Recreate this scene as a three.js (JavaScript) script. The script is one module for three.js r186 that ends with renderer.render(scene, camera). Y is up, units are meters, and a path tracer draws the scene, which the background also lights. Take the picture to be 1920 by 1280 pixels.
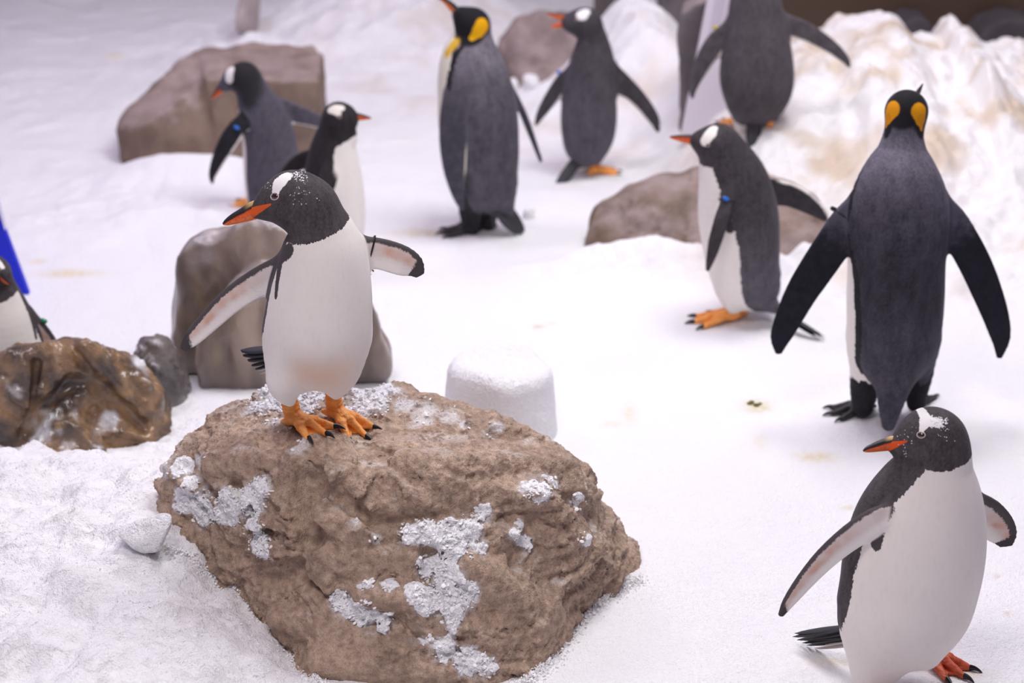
import * as THREE from 'three';
import { RectAreaLightUniformsLib } from 'three/addons/lights/RectAreaLightUniformsLib.js';
import { ConvexHull } from 'three/addons/math/ConvexHull.js';
import { mergeGeometries } from 'three/addons/utils/BufferGeometryUtils.js';

// ------------------------------------------------------------------ camera, light, exposure
const IMG_W = 1920, IMG_H = 1280, FPX = 4200, PITCH = 21.9 * Math.PI / 180, CAM_Y = 2.56;
const scene = new THREE.Scene();
const camera = new THREE.PerspectiveCamera(2 * Math.atan(IMG_H / 2 / FPX) * 180 / Math.PI, 1.5, 0.1, 60);
camera.position.set(0, CAM_Y, 0);
camera.lookAt(0, CAM_Y - Math.sin(PITCH), -Math.cos(PITCH));
camera.focus = 5.05; camera.userData.fStop = 2.5;
scene.add(camera);
scene.background = new THREE.Color(0x000000);
const renderer = new THREE.WebGLRenderer({ antialias: true });
renderer.toneMapping = THREE.LinearToneMapping;
renderer.toneMappingExposure = 1.06;
renderer.shadowMap.enabled = true;
RectAreaLightUniformsLib.init();
// ceiling lamps: x, z, width (x), depth (z), intensity, colour
const LAMPS = [
  [1.0, -6.6, 2.0, 1.8, 10.2, [1.0, 0.985, 1.0]],
  [-2.3, -7.6, 1.4, 1.4, 7.0, [0.90, 0.79, 1.0]],
  [2.9, -9.0, 1.3, 1.3, 3.6, [0.95, 0.86, 1.0]],
  [-0.6, -2.9, 2.0, 1.2, 9.6, [1.0, 0.93, 0.92]],
  [-0.6, -9.9, 1.4, 1.2, 5.5, [0.92, 0.84, 1.0]],
];
const CEIL = 4.3;

// ------------------------------------------------------------------ small helpers
const sinP = Math.sin(PITCH), cosP = Math.cos(PITCH);
const clamp = (x, a, b) => x < a ? a : x > b ? b : x;
const lerp = (a, b, t) => a + (b - a) * t;
const sstep = (a, b, x) => { const t = clamp((x - a) / (b - a), 0, 1); return t * t * (3 - 2 * t); };
const len3 = (a, b, c = 0) => Math.sqrt(a * a + b * b + c * c);
const smin = (a, b, k) => { const h = Math.max(k - Math.abs(a - b), 0) / k; return Math.min(a, b) - h * h * k * 0.25; };
const smax = (a, b, k) => -smin(-a, -b, k);
const norm3 = (v) => { const l = len3(v[0], v[1], v[2]) || 1; return [v[0] / l, v[1] / l, v[2] / l]; };
const cross = (a, b) => [a[1] * b[2] - a[2] * b[1], a[2] * b[0] - a[0] * b[2], a[0] * b[1] - a[1] * b[0]];
const dot = (a, b) => a[0] * b[0] + a[1] * b[1] + a[2] * b[2];
const sub = (a, b) => [a[0] - b[0], a[1] - b[1], a[2] - b[2]];
const addS = (a, b, s) => [a[0] + b[0] * s, a[1] + b[1] * s, a[2] + b[2] * s];
const mix3 = (a, b, t) => [lerp(a[0], b[0], t), lerp(a[1], b[1], t), lerp(a[2], b[2], t)];
const lin = (hex) => { const c = new THREE.Color(hex); return [c.r, c.g, c.b]; };
function mulberry(a) { return () => { a |= 0; a = a + 0x6D2B79F5 | 0; let t = Math.imul(a ^ a >>> 15, 1 | a); t = t + Math.imul(t ^ t >>> 7, 61 | t) ^ t; return ((t ^ t >>> 14) >>> 0) / 4294967296; }; }
// direction of the sight line through a picture point
const sight = (px, py) => { const u = (px - 960) / FPX, v = (py - 640) / FPX; return norm3([u, -sinP - v * cosP, -cosP + v * sinP]); };
const depthOf = (p) => -(p[1] - CAM_Y) * sinP - p[2] * cosP;
const onZ = (px, py, z) => { const d = sight(px, py), t = z / d[2]; return [d[0] * t, CAM_Y + d[1] * t, z]; };          // ... at a distance
const onY = (px, py, h) => { const d = sight(px, py), t = (h - CAM_Y) / d[1]; return [d[0] * t, h, d[2] * t]; };         // ... at a height
// gradient noise
const PERM = new Uint8Array(512); { const r = mulberry(7); const p = [...Array(256).keys()]; for (let i = 255; i > 0; i--) { const j = Math.floor(r() * (i + 1)); [p[i], p[j]] = [p[j], p[i]]; } for (let i = 0; i < 512; i++) PERM[i] = p[i & 255]; }
const G3 = new Float32Array(256 * 3); { const r = mulberry(11); for (let i = 0; i < 256; i++) { const z = r() * 2 - 1, a = r() * 6.2831853, s = Math.sqrt(1 - z * z); G3[i * 3] = s * Math.cos(a); G3[i * 3 + 1] = s * Math.sin(a); G3[i * 3 + 2] = z; } }
function noise(x, y, z) {
  const xi = Math.floor(x), yi = Math.floor(y), zi = Math.floor(z); x -= xi; y -= yi; z -= zi;
  const X = xi & 255, Y = yi & 255, Z = zi & 255;
  const u = x * x * x * (x * (x * 6 - 15) + 10), v = y * y * y * (y * (y * 6 - 15) + 10), w = z * z * z * (z * (z * 6 - 15) + 10);
  const A = PERM[X] + Y, B = PERM[X + 1] + Y, AA = PERM[A & 255] + Z, AB = PERM[(A + 1) & 255] + Z, BA = PERM[B & 255] + Z, BB = PERM[(B + 1) & 255] + Z;
  const g = (h, a, b, c) => { h = PERM[h & 255] * 3; return G3[h] * a + G3[h + 1] * b + G3[h + 2] * c; };
  return 1.5 * lerp(
    lerp(lerp(g(AA, x, y, z), g(BA, x - 1, y, z), u), lerp(g(AB, x, y - 1, z), g(BB, x - 1, y - 1, z), u), v),
    lerp(lerp(g(AA + 1, x, y, z - 1), g(BA + 1, x - 1, y, z - 1), u), lerp(g(AB + 1, x, y - 1, z - 1), g(BB + 1, x - 1, y - 1, z - 1), u), v), w);
}
const fbm = (x, y, z, o = 4) => { let s = 0, a = 0.5; for (let i = 0; i < o; i++) { s += a * noise(x, y, z); x = x * 2.03 + 7.1; y = y * 2.03 + 3.3; z = z * 2.03 + 1.7; a *= 0.5; } return s; };
const ridged = (x, y, z, o = 3) => { let s = 0, a = 0.5; for (let i = 0; i < o; i++) { s += a * (1 - 2 * Math.abs(noise(x, y, z))); x = x * 2.1 + 5.1; y = y * 2.1 + 1.3; z = z * 2.1 + 9.7; a *= 0.5; } return s; };

// ------------------------------------------------------------------ naming and tagging
const NAMES = {};
const numbered = (n) => { const k = NAMES[n] = (NAMES[n] ?? -1) + 1; return k ? `${n}_${String(k).padStart(3, '0')}` : n; };
function shade(o) { o.castShadow = o.receiveShadow = true; return o; }
function thing(name, label, category, pos = [0, 0, 0], group) {
  const o = new THREE.Group(); o.name = numbered(name); o.position.set(...pos); scene.add(o);
  o.userData = { label, category }; if (group) o.userData.group = group; return o;
}
function solo(name, geo, mat, label, category, group, kind) {
  const o = shade(new THREE.Mesh(geo, mat)); o.name = numbered(name); scene.add(o);
  o.userData = { label, category }; if (group) o.userData.group = group; if (kind) o.userData.kind = kind; return o;
}
function part(parent, name, geo, mat, label) { const o = shade(new THREE.Mesh(geo, mat)); o.name = name; if (label) o.userData.label = label; parent.add(o); return o; }
function struct(name, geo, mat, label, category) { const o = shade(new THREE.Mesh(geo, mat)); o.name = name; o.userData = { kind: 'structure', label, category }; scene.add(o); return o; }

// ------------------------------------------------------------------ textures: grain and relief only
function noiseTex(size, fn, repeat, srgb = false) {
  const d = new Uint8Array(size * size * 4);
  for (let j = 0; j < size; j++) for (let i = 0; i < size; i++) {
    const v = fn(i / size, j / size), k = (j * size + i) * 4, c = Array.isArray(v) ? v : [v, v, v];
    d[k] = clamp(c[0] * 255, 0, 255); d[k + 1] = clamp(c[1] * 255, 0, 255); d[k + 2] = clamp(c[2] * 255, 0, 255); d[k + 3] = 255;
  }
  const t = new THREE.DataTexture(d, size, size); t.wrapS = t.wrapT = THREE.RepeatWrapping; t.magFilter = THREE.LinearFilter; t.minFilter = THREE.LinearMipmapLinearFilter; t.generateMipmaps = true;
  t.repeat.set(repeat, repeat); if (srgb) t.colorSpace = THREE.SRGBColorSpace; t.needsUpdate = true; return t;
}
// gradient noise that repeats after f cells
const tile = (u, v, f, s) => {
  const x = u * f, y = v * f, xi = Math.floor(x), yi = Math.floor(y), a = x - xi, b = y - yi, w = (t) => t * t * t * (t * (t * 6 - 15) + 10);
  const g = (i, j, p, q) => { const h = PERM[(PERM[(PERM[i % f & 255] + j % f) & 255] + s) & 255] * 6.2831853 / 256; return Math.cos(h) * p + Math.sin(h) * q; };
  return 1.4 * lerp(lerp(g(xi, yi, a, b), g(xi + 1, yi, a - 1, b), w(a)), lerp(g(xi, yi + 1, a, b - 1), g(xi + 1, yi + 1, a - 1, b - 1), w(a)), w(b));
};
// loose grains: random dots, a few texels wide, that repeat at the edge
function grains(size, seed, reach) {
  const r = mulberry(seed), a = new Float32Array(size * size), b = new Float32Array(size * size); for (let i = 0; i < a.length; i++) a[i] = r();
  for (let j = 0; j < size; j++) for (let i = 0; i < size; i++) { let s = 0, n = 0; for (let q = -reach; q <= reach; q++) for (let p = -reach; p <= reach; p++) { const w = 1 / (1 + p * p + q * q); s += w * a[((j + q + size) % size) * size + (i + p + size) % size]; n += w; } b[j * size + i] = s / n; }
  return (u, v) => 0.5 + 2.2 * (b[Math.floor(v * size) % size * size + Math.floor(u * size) % size] - 0.5);
}
const GR = grains(512, 31, 1), GS = grains(512, 33, 1);
const TEX = {
  feather: noiseTex(256, (u, v) => 0.5 + 0.28 * tile(u, v, 40, 3) + 0.25 * tile(u, v, 80, 9), 12),
  grit: noiseTex(512, (u, v) => 0.25 + 0.5 * GR(u, v) + 0.2 * tile(u, v, 30, 1) + 0.2 * tile(u, v, 70, 5), 2.6),
  sand: noiseTex(512, (u, v) => { const g = GS(u, v), t = 0.90 + 0.16 * (g - 0.5) + 0.12 * tile(u, v, 60, 7) - (g < 0.16 ? 0.25 : 0); return [t, t * 0.985, t * 0.97]; }, 2.6),
  snow: noiseTex(512, (u, v) => 0.3 + 0.4 * GS(u, v) + 0.2 * tile(u, v, 24, 2) + 0.2 * tile(u, v, 60, 6), 2.5),
};
const M = {
  feather: new THREE.MeshPhysicalMaterial({ vertexColors: true, roughness: 0.8, bumpMap: TEX.feather, bumpScale: 0.0006, sheen: 0.35, sheenRoughness: 0.5, sheenColor: new THREE.Color(0.55, 0.5, 0.6), specularIntensity: 0.4 }),
  horn: new THREE.MeshPhysicalMaterial({ vertexColors: true, roughness: 0.38 }),
  skin: new THREE.MeshPhysicalMaterial({ vertexColors: true, roughness: 0.55, bumpMap: TEX.grit, bumpScale: 0.0008 }),
  claw: new THREE.MeshPhysicalMaterial({ color: 0x17151a, roughness: 0.3 }),
  eye: new THREE.MeshPhysicalMaterial({ color: 0x2a0d08, roughness: 0.08, clearcoat: 1 }),
  eyeRing: new THREE.MeshStandardMaterial({ color: 0xe6d2cb, roughness: 0.6 }),
  quill: new THREE.MeshPhysicalMaterial({ vertexColors: true, roughness: 0.6 }),
  band: new THREE.MeshStandardMaterial({ color: 0x15141a, roughness: 0.4 }),
  rock: new THREE.MeshStandardMaterial({ vertexColors: true, roughness: 0.72, map: TEX.sand, bumpMap: TEX.grit, bumpScale: 0.003 }),
  rockWet: new THREE.MeshPhysicalMaterial({ vertexColors: true, roughness: 0.5, bumpMap: TEX.grit, bumpScale: 0.004, clearcoat: 0.8, clearcoatRoughness: 0.16 }),
  snow: new THREE.MeshPhysicalMaterial({ vertexColors: true, roughness: 0.75, bumpMap: TEX.snow, bumpScale: 0.0045 }),
  snowPlain: new THREE.MeshPhysicalMaterial({ color: new THREE.Color(0.93, 0.93, 0.95), roughness: 0.75, bumpMap: TEX.snow, bumpScale: 0.006 }),
  flake: new THREE.MeshPhysicalMaterial({ color: new THREE.Color(0.985, 0.98, 0.99), roughness: 0.45 }),
};
const tint = (hex, rough = 0.5) => new THREE.MeshStandardMaterial({ color: hex, roughness: rough });

// ------------------------------------------------------------------ field meshing (surface nets)
function gradient(f, x, y, z, e) {
  const a = f(x + e, y - e, z - e), b = f(x - e, y - e, z + e), c = f(x - e, y + e, z - e), d = f(x + e, y + e, z + e);
  return norm3([a - b - c + d, -a - b + c + d, -a + b - c + d]);
}
function meshField(f, lo, hi, cell, slack = 1.6) {
  const B = 8, n = [0, 1, 2].map((i) => Math.ceil((hi[i] - lo[i]) / cell / B) * B + 1), [nx, ny, nz] = n;
  const v = new Float32Array(nx * ny * nz), sx = 1, sy = nx, sz = nx * ny, half = B * cell / 2, reach = half * 1.7321 * slack;
  v.fill(1);
  for (let k = 0; k < nz - 1; k += B) for (let j = 0; j < ny - 1; j += B) for (let i = 0; i < nx - 1; i += B) {
    const d = f(lo[0] + i * cell + half, lo[1] + j * cell + half, lo[2] + k * cell + half);
    if (Math.abs(d) > reach) { if (d < 0) for (let c = 0; c <= B; c++) for (let b = 0; b <= B; b++) for (let a = 0; a <= B; a++) { const q = (i + a) + (j + b) * sy + (k + c) * sz; if (v[q] === 1) v[q] = -1; } continue; }
    for (let c = 0; c <= B; c++) for (let b = 0; b <= B; b++) for (let a = 0; a <= B; a++) {
      const q = (i + a) + (j + b) * sy + (k + c) * sz;
      if (v[q] === 1 || v[q] === -1) v[q] = f(lo[0] + (i + a) * cell, lo[1] + (j + b) * cell, lo[2] + (k + c) * cell);
    }
  }
  const id = new Int32Array(nx * ny * nz).fill(-1), P = [], idx = [];
  const ed = [[0, 1], [2, 3], [4, 5], [6, 7], [0, 2], [1, 3], [4, 6], [5, 7], [0, 4], [1, 5], [2, 6], [3, 7]], off = [0, sx, sy, sx + sy, sz, sx + sz, sy + sz, sx + sy + sz];
  for (let k = 0; k < nz - 1; k++) for (let j = 0; j < ny - 1; j++) for (let i = 0; i < nx - 1; i++) {
    const q = i + j * sy + k * sz; let m = 0;
    for (let c = 0; c < 8; c++) if (v[q + off[c]] < 0) m |= 1 << c;
    if (m === 0 || m === 255) continue;
    let cx = 0, cy = 0, cz = 0, cnt = 0;
    for (const [a, b] of ed) {
      const va = v[q + off[a]], vb = v[q + off[b]]; if ((va < 0) === (vb < 0)) continue;
      const t = va / (va - vb); cx += lerp(a & 1, b & 1, t); cy += lerp(a >> 1 & 1, b >> 1 & 1, t); cz += lerp(a >> 2, b >> 2, t); cnt++;
    }
    id[q] = P.length / 3; P.push(lo[0] + (i + cx / cnt) * cell, lo[1] + (j + cy / cnt) * cell, lo[2] + (k + cz / cnt) * cell);
  }
  const quad = (a, b, c, d, flip) => { if (a < 0 || b < 0 || c < 0 || d < 0) return; if (flip) idx.push(a, c, b, a, d, c); else idx.push(a, b, c, a, c, d); };
  for (let k = 1; k < nz - 1; k++) for (let j = 1; j < ny - 1; j++) for (let i = 1; i < nx - 1; i++) {
    const q = i + j * sy + k * sz, s = v[q] < 0;
    if (s !== v[q + sx] < 0) quad(id[q - sy - sz], id[q - sz], id[q], id[q - sy], !s);
    if (s !== v[q + sy] < 0) quad(id[q - sx - sz], id[q - sx], id[q], id[q - sz], !s);
    if (s !== v[q + sz] < 0) quad(id[q - sx - sy], id[q - sy], id[q], id[q - sx], !s);
  }
  const N = new Array(P.length);
  for (let i = 0; i < P.length; i += 3) {
    const g = gradient(f, P[i], P[i + 1], P[i + 2], cell * 0.5);
    const d = clamp(f(P[i], P[i + 1], P[i + 2]), -cell * 0.6, cell * 0.6);
    P[i] -= g[0] * d; P[i + 1] -= g[1] * d; P[i + 2] -= g[2] * d;
    N[i] = g[0]; N[i + 1] = g[1]; N[i + 2] = g[2];
  }
  return { P, N, idx };
}
// splits the edges across which the colour changes, so that markings have crisp, feathery edges
function colourMesh(m, colour, rounds, limit = 0.06) {
  const { P, N } = m; let idx = m.idx; const C = [];
  for (let i = 0; i < P.length; i += 3) C.push(...colour(P[i], P[i + 1], P[i + 2], N[i], N[i + 1], N[i + 2]));
  for (let r = 0; r < rounds; r++) {
    const mid = new Map(), out = [];
    const split = (a, b) => {
      const A = a * 3, B = b * 3;
      if (Math.abs(C[A] - C[B]) + Math.abs(C[A + 1] - C[B + 1]) + Math.abs(C[A + 2] - C[B + 2]) < limit) return -1;
      const key = a < b ? a * 4194304 + b : b * 4194304 + a; let v = mid.get(key);
      if (v === undefined) {
        v = P.length / 3; mid.set(key, v);
        for (let c = 0; c < 3; c++) P.push((P[A + c] + P[B + c]) / 2);
        const nn = norm3([N[A] + N[B], N[A + 1] + N[B + 1], N[A + 2] + N[B + 2]]); N.push(...nn);
        C.push(...colour(P[v * 3], P[v * 3 + 1], P[v * 3 + 2], ...nn));
      }
      return v;
    };
    for (let i = 0; i < idx.length; i += 3) {
      const a = idx[i], b = idx[i + 1], c = idx[i + 2], x = split(a, b), y = split(b, c), z = split(c, a);
      const k = (x >= 0) + (y >= 0) + (z >= 0);
      if (k === 0) out.push(a, b, c);
      else if (k === 3) out.push(a, x, z, x, b, y, z, y, c, x, y, z);
      else if (k === 1) { if (x >= 0) out.push(a, x, c, x, b, c); else if (y >= 0) out.push(a, b, y, a, y, c); else out.push(a, b, z, z, b, c); }
      else if (x < 0) out.push(a, b, y, a, y, z, z, y, c);
      else if (y < 0) out.push(b, c, z, b, z, x, x, z, a);
      else out.push(c, a, x, c, x, y, y, x, b);
    }
    idx = out;
  }
  m.idx = idx; m.C = C; return m;
}
function toGeometry(m, uvf) {
  const g = new THREE.BufferGeometry();
  g.setAttribute('position', new THREE.Float32BufferAttribute(m.P, 3)); g.setAttribute('normal', new THREE.Float32BufferAttribute(m.N, 3));
  if (m.C) g.setAttribute('color', new THREE.Float32BufferAttribute(m.C, 3));
  const uv = new Float32Array(m.P.length / 3 * 2);
  for (let i = 0; i < uv.length / 2; i++) { const a = uvf ? uvf(m.P[i * 3], m.P[i * 3 + 1], m.P[i * 3 + 2]) : [m.P[i * 3] * 0.8 + m.P[i * 3 + 2] * 0.6, m.P[i * 3 + 1] + 0.3 * m.P[i * 3 + 2]]; uv[i * 2] = a[0]; uv[i * 2 + 1] = a[1]; }
  g.setAttribute('uv', new THREE.BufferAttribute(uv, 2)); g.setIndex(m.idx); return g;
}
// uv in metres on the plane that each triangle faces most
function boxUV(geo) {
  const g = geo.index ? geo.toNonIndexed() : geo, p = g.attributes.position, n = g.attributes.normal, uv = new Float32Array(p.count * 2);
  for (let i = 0; i < p.count; i += 3) {
    let a = 0, b = 0, c = 0; for (let k = 0; k < 3; k++) { a += n.getX(i + k); b += n.getY(i + k); c += n.getZ(i + k); }
    a = Math.abs(a); b = Math.abs(b); c = Math.abs(c);
    for (let k = i; k < i + 3; k++) { const x = p.getX(k), y = p.getY(k), z = p.getZ(k); const w = a > b && a > c ? [z, y] : b > c ? [x, z] : [x, y]; uv[k * 2] = w[0]; uv[k * 2 + 1] = w[1]; }
  }
  g.setAttribute('uv', new THREE.BufferAttribute(uv, 2)); return g;
}
function march(f, px, py, t0 = 3.5, t1 = 13) {
  const d = sight(px, py); let t = t0;
  for (let i = 0; i < 600 && t < t1; i++) { const h = f(d[0] * t, CAM_Y + d[1] * t, d[2] * t); if (h < 0.0004) return [d[0] * t, CAM_Y + d[1] * t, d[2] * t]; t += Math.max(h * 0.7, 0.0006); }
  return null;
}
// ------------------------------------------------------------------ snow ground
const gauss = (x, z, cx, cz, rx, rz) => Math.exp(-(((x - cx) / rx) ** 2 + ((z - cz) / rz) ** 2));
function roughness(x, z) {
  const pile = sstep(-0.25, -0.7, x) * sstep(-6.0, -5.2, z), right = sstep(-6.4, -7.0, z) * sstep(0.5, 0.95, x);
  const mid = gauss(x, z, 0.45, -9.1, 0.5, 0.8), back = 0.7 * gauss(x, z, -0.8, -9.9, 0.9, 0.6), foot = 0.5 * gauss(x, z, -1.35, -7.6, 0.5, 0.35) + 0.9 * gauss(x, z, 0.43, -6.98, 0.34, 0.14);
  return clamp(Math.max(pile, right, mid, back, foot), 0, 1);
}
const RIDGE = [[-9, 0.33], [0.9, 0.33], [1.18, 0.40], [1.3, 0.47], [1.45, 0.48], [1.56, 0.41], [1.66, 0.40], [1.71, 0.485], [1.79, 0.42], [1.87, 0.37], [2.02, 0.38], [9, 0.4]];
function ridgeLine(x) { let i = 0; while (x > RIDGE[i + 1][0]) i++; return lerp(RIDGE[i][1], RIDGE[i + 1][1], sstep(RIDGE[i][0], RIDGE[i + 1][0], x)); }
function groundH(x, z) {
  const pile = 0.2 * sstep(-0.4, -0.88, x) * sstep(-5.75, -4.95, z);
  const crest = ridgeLine(x) + 0.02 * noise(x * 11, 1.2, 8.5 + z * 4) + 0.012 * noise(x * 26, 1.2, z * 20);
  const right = crest * sstep(-6.45, -8.0, z) * sstep(0.45, 0.95, x) * (1 - 0.75 * sstep(-8.55, -9.3, z));
  const mid = 0.4 * gauss(x, z, 0.52, -9.2, 0.24, 0.6), back = 0.28 * gauss(x, z, -0.5, -10.2, 0.6, 0.55) * 1;
  const hump = 0.1 * gauss(x, z, -1.14, -9.62, 0.25, 0.14) + 0.1 * gauss(x, z, -1.2, -7.98, 0.34, 0.13) + 0.05 * gauss(x, z, -1.3, -7.5, 0.5, 0.3) + 0.11 * gauss(x, z, 0.43, -7.0, 0.3, 0.1) + 0.06 * gauss(x, z, -0.75, -5.75, 0.4, 0.25);
  const w = roughness(x, z);
  let h = pile + right + mid + back + hump;
  h += 0.014 * sstep(-6.6, -7.6, z) * sstep(0.3, -0.6, x) * fbm(x * 9, 6.6, z * 9, 2) + 0.02 * sstep(-7.2, -9, z) * fbm(x * 4 + 5, 2.2, z * 4, 3) + 0.035 * pile * 5 * fbm(x * 6 + 1, 8.8, z * 6, 2) + 0.02 * fbm(x * 1.7, 0.3, z * 1.7, 3) + 0.008 * fbm(x * 7, 4.3, z * 7, 2);
  h += w * (0.075 * fbm(x * 5, 9.1, z * 5, 3) + 0.018 * fbm(x * 17 + 2, 1.1, z * 17, 2) + 0.006 * Math.abs(noise(x * 40, 3.3, z * 40)) - 0.022 * Math.abs(noise(x * 8, 2.2, z * 8)));
  h += (0.25 + 0.75 * w) * 0.005 * noise(x * 70, 5.5, z * 70) * sstep(-7.2, -6.2, z);
  return h;
}
const groundField = (x, y, z) => (y - groundH(x, z)) * 0.8;
const groundHit = (px, py) => march(groundField, px, py, 3.6, 14);
// droppings stain the snow: picture points looked up on the ground, radii in metres
const STAINS = [
  [130, 512, 0.09, 0.035, '#e6d28f', 0.8], [72, 490, 0.025, 0.02, '#e6d090', 0.7], [1530, 857, 0.05, 0.03, '#e2cd95', 0.8], [1420, 762, 0.04, 0.045, '#c9bd6a', 0.9], [1180, 775, 0.02, 0.07, '#eed9b2', 0.7], [1150, 795, 0.04, 0.03, '#eed9b2', 0.5],
  [1010, 612, 0.018, 0.018, '#cdbf86', 0.8], [1035, 606, 0.012, 0.012, '#d8cc9c', 0.7], [800, 437, 0.11, 0.04, '#ddcaa2', 0.8], [700, 455, 0.1, 0.03, '#e3d6b6', 0.5], [213, 104, 0.03, 0.05, '#efe3b4', 0.8], [1868, 1080, 0.008, 0.008, '#cdae86', 0.9],
  [1891, 1150, 0.008, 0.008, '#c9a67c', 0.9], [1560, 1240, 0.06, 0.02, '#ddd0ad', 0.6], [1800, 1262, 0.05, 0.025, '#e2cf9c', 0.7], [1590, 952, 0.02, 0.012, '#ddcfae', 0.7], [303, 1026, 0.012, 0.008, '#c9992f', 0.9], [430, 600, 0.02, 0.03, '#ece0bd', 0.4], [1425, 830, 0.02, 0.05, '#ece2bc', 0.5],
].map(([px, py, rx, rz, c, a]) => { const p = groundHit(px, py); return { x: p[0], z: p[2], rx, rz, c: lin(c), a }; });
const SNOW = [0.905, 0.90, 0.925], DIRT = lin('#cdb69a');
function snowColour(x, y, z) {
  let c = SNOW; const w = roughness(x, z);
  const right = sstep(-6.4, -7.2, z) * sstep(0.4, 0.9, x), n = fbm(x * 4 + 3, 1, z * 4, 3), far = Math.max(right, 0.6 * gauss(x, z, -0.2, -9.6, 0.6, 0.8), 0.6 * gauss(x, z, 0.4, -8.6, 0.4, 0.6));
  c = mix3(c, DIRT, clamp(far * (0.12 + sstep(-0.1, 0.35, n) * 0.75), 0, 0.8));
  c = mix3(c, [0.86, 0.82, 0.76], 0.35 * w * sstep(0.1, 0.5, fbm(x * 9, 7, z * 9, 2)) * sstep(-6.4, -5.6, z));
  for (const s of STAINS) {
    const dx = (x - s.x) / s.rx, dz = (z - s.z) / s.rz; const q = dx * dx + dz * dz; if (q > 5) continue;
    c = mix3(c, s.c, s.a * Math.exp(-q) * clamp(0.75 + 0.9 * noise(x * 60, 2, z * 60), 0, 1));
  }
  return c;
}
{
  const axis = (stops) => { const o = [stops[0][0]]; for (let i = 0; i < stops.length - 1; i++) { const [a, sa] = stops[i], [b, sb] = stops[i + 1], dir = Math.sign(b - a); let p = a; for (;;) { const t = (p - a) / (b - a); p += dir * lerp(sa, sb, t); if ((b - p) * dir < sb * 0.5) break; o.push(p); } o.push(b); } return o; };
  const xs = axis([[-5, 0.3], [-2, 0.02], [-1.5, 0.012], [1.4, 0.012], [2.2, 0.02], [5, 0.3]]), zs = axis([[1, 0.3], [-3.8, 0.03], [-4.2, 0.011], [-6.6, 0.011], [-8.5, 0.018], [-11, 0.03], [-12.2, 0.1]]);
  const P = [], N = [], C = [], idx = [], nx = xs.length;
  for (const z of zs) for (const x of xs) {
    const h = groundH(x, z), e = 0.006; P.push(x, h, z); N.push(...norm3([-(groundH(x + e, z) - h) / e, 1, -(groundH(x, z + e) - h) / e])); C.push(...snowColour(x, h, z));
  }
  for (let j = 0; j < zs.length - 1; j++) for (let i = 0; i < nx - 1; i++) { const a = j * nx + i; idx.push(a, a + 1, a + nx + 1, a, a + nx + 1, a + nx); }
  struct('snow_ground', toGeometry({ P, N, C, idx }, (x, y, z) => [x, z]), M.snow, 'white trampled snow ground with yellow droppings stains and lumpy banks', 'snow');
}
// ------------------------------------------------------------------ rocks
const V = (p) => new THREE.Vector3(...p);
function hullField(points, k) {
  const h = new ConvexHull().setFromPoints(points.map(V)), pl = [];
  for (const f of h.faces) { const n = f.normal, c = f.constant; if (!pl.some((q) => q[0] * n.x + q[1] * n.y + q[2] * n.z > 0.9995 && Math.abs(q[3] - c) < 0.004)) pl.push([n.x, n.y, n.z, c]); }
  return (x, y, z) => { let d = -1e9; for (const q of pl) { const e = q[0] * x + q[1] * y + q[2] * z - q[3]; d = d < -1e8 ? e : (Math.abs(d - e) < k ? smax(d, e, k) : Math.max(d, e)); } return d; };
}
// points of a hull: [px, py, height] seen in the picture; each is doubled further back by `back` metres
function hullPoints(list, back, shrink = 0.85) {
  const p = list.map(([a, b, h]) => onY(a, b, h)); if (!back) return p;
  const cx = p.reduce((s, q) => s + q[0], 0) / p.length; const zb = Math.min(...p.map((q) => q[2]));
  return [...p, ...p.map((q) => [lerp(cx, q[0], shrink), Math.max(-0.1, q[1] * 0.8 - 0.02), Math.min(zb, q[2]) - back])];
}
function bounds(pts, pad) { const lo = [1e9, 1e9, 1e9], hi = [-1e9, -1e9, -1e9]; for (const p of pts) for (let i = 0; i < 3; i++) { lo[i] = Math.min(lo[i], p[i] - pad); hi[i] = Math.max(hi[i], p[i] + pad); } return [lo, hi]; }
function buildRock({ name, label, category = 'rock', hulls, k = 0.03, join = 0.05, relief, colour, cell, mat, pad = 0.05, cuts = [] }) {
  const hf = hulls.map((h) => hullField(h, k));
  const smooth = (x, y, z) => { let d = 1e9; for (const f of hf) { const e = f(x, y, z); d = d > 1e8 ? e : smin(d, e, join); } return d; };
  const field0 = (x, y, z) => { const d = smooth(x, y, z); return Math.abs(d) > 0.1 ? d - Math.sign(d) * 0.04 : d - relief(x, y, z); };
  const grooves = cuts.map(([ax, ay, bx, by, r, depth = 0]) => { const a = march(smooth, ax, ay), b = march(smooth, bx, by); return a && b ? { a, b, r, depth } : null; }).filter(Boolean);
  const field = (x, y, z) => {
    let d = field0(x, y, z);
    for (const g of grooves) {
      const ab = sub(g.b, g.a), t = clamp(((x - g.a[0]) * ab[0] + (y - g.a[1]) * ab[1] + (z - g.a[2]) * ab[2]) / dot(ab, ab), 0, 1);
      const e = len3(x - g.a[0] - ab[0] * t, y - g.a[1] - ab[1] * t, z - g.a[2] - ab[2] * t) - Math.abs(g.r) * (1 - 0.35 * t);
      d = g.r > 0 ? smax(d, -e, 0.03) : smin(d, e, 0.04);
    }
    return d;
  };
  const [lo, hi] = bounds(hulls.flat(), pad); lo[1] = Math.max(lo[1], -0.12);
  const m = meshField(field, lo, hi, cell, 1.5);
  m.C = []; for (let i = 0; i < m.P.length; i += 3) m.C.push(...colour(m.P[i], m.P[i + 1], m.P[i + 2], m.N[i], m.N[i + 1], m.N[i + 2]));
  const o = solo(name, boxUV(toGeometry(m)), mat, label, category);
  return { field, o };
}
const frost = (c, amount) => mix3(c, [0.86, 0.86, 0.89], clamp(amount, 0, 1));

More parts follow.
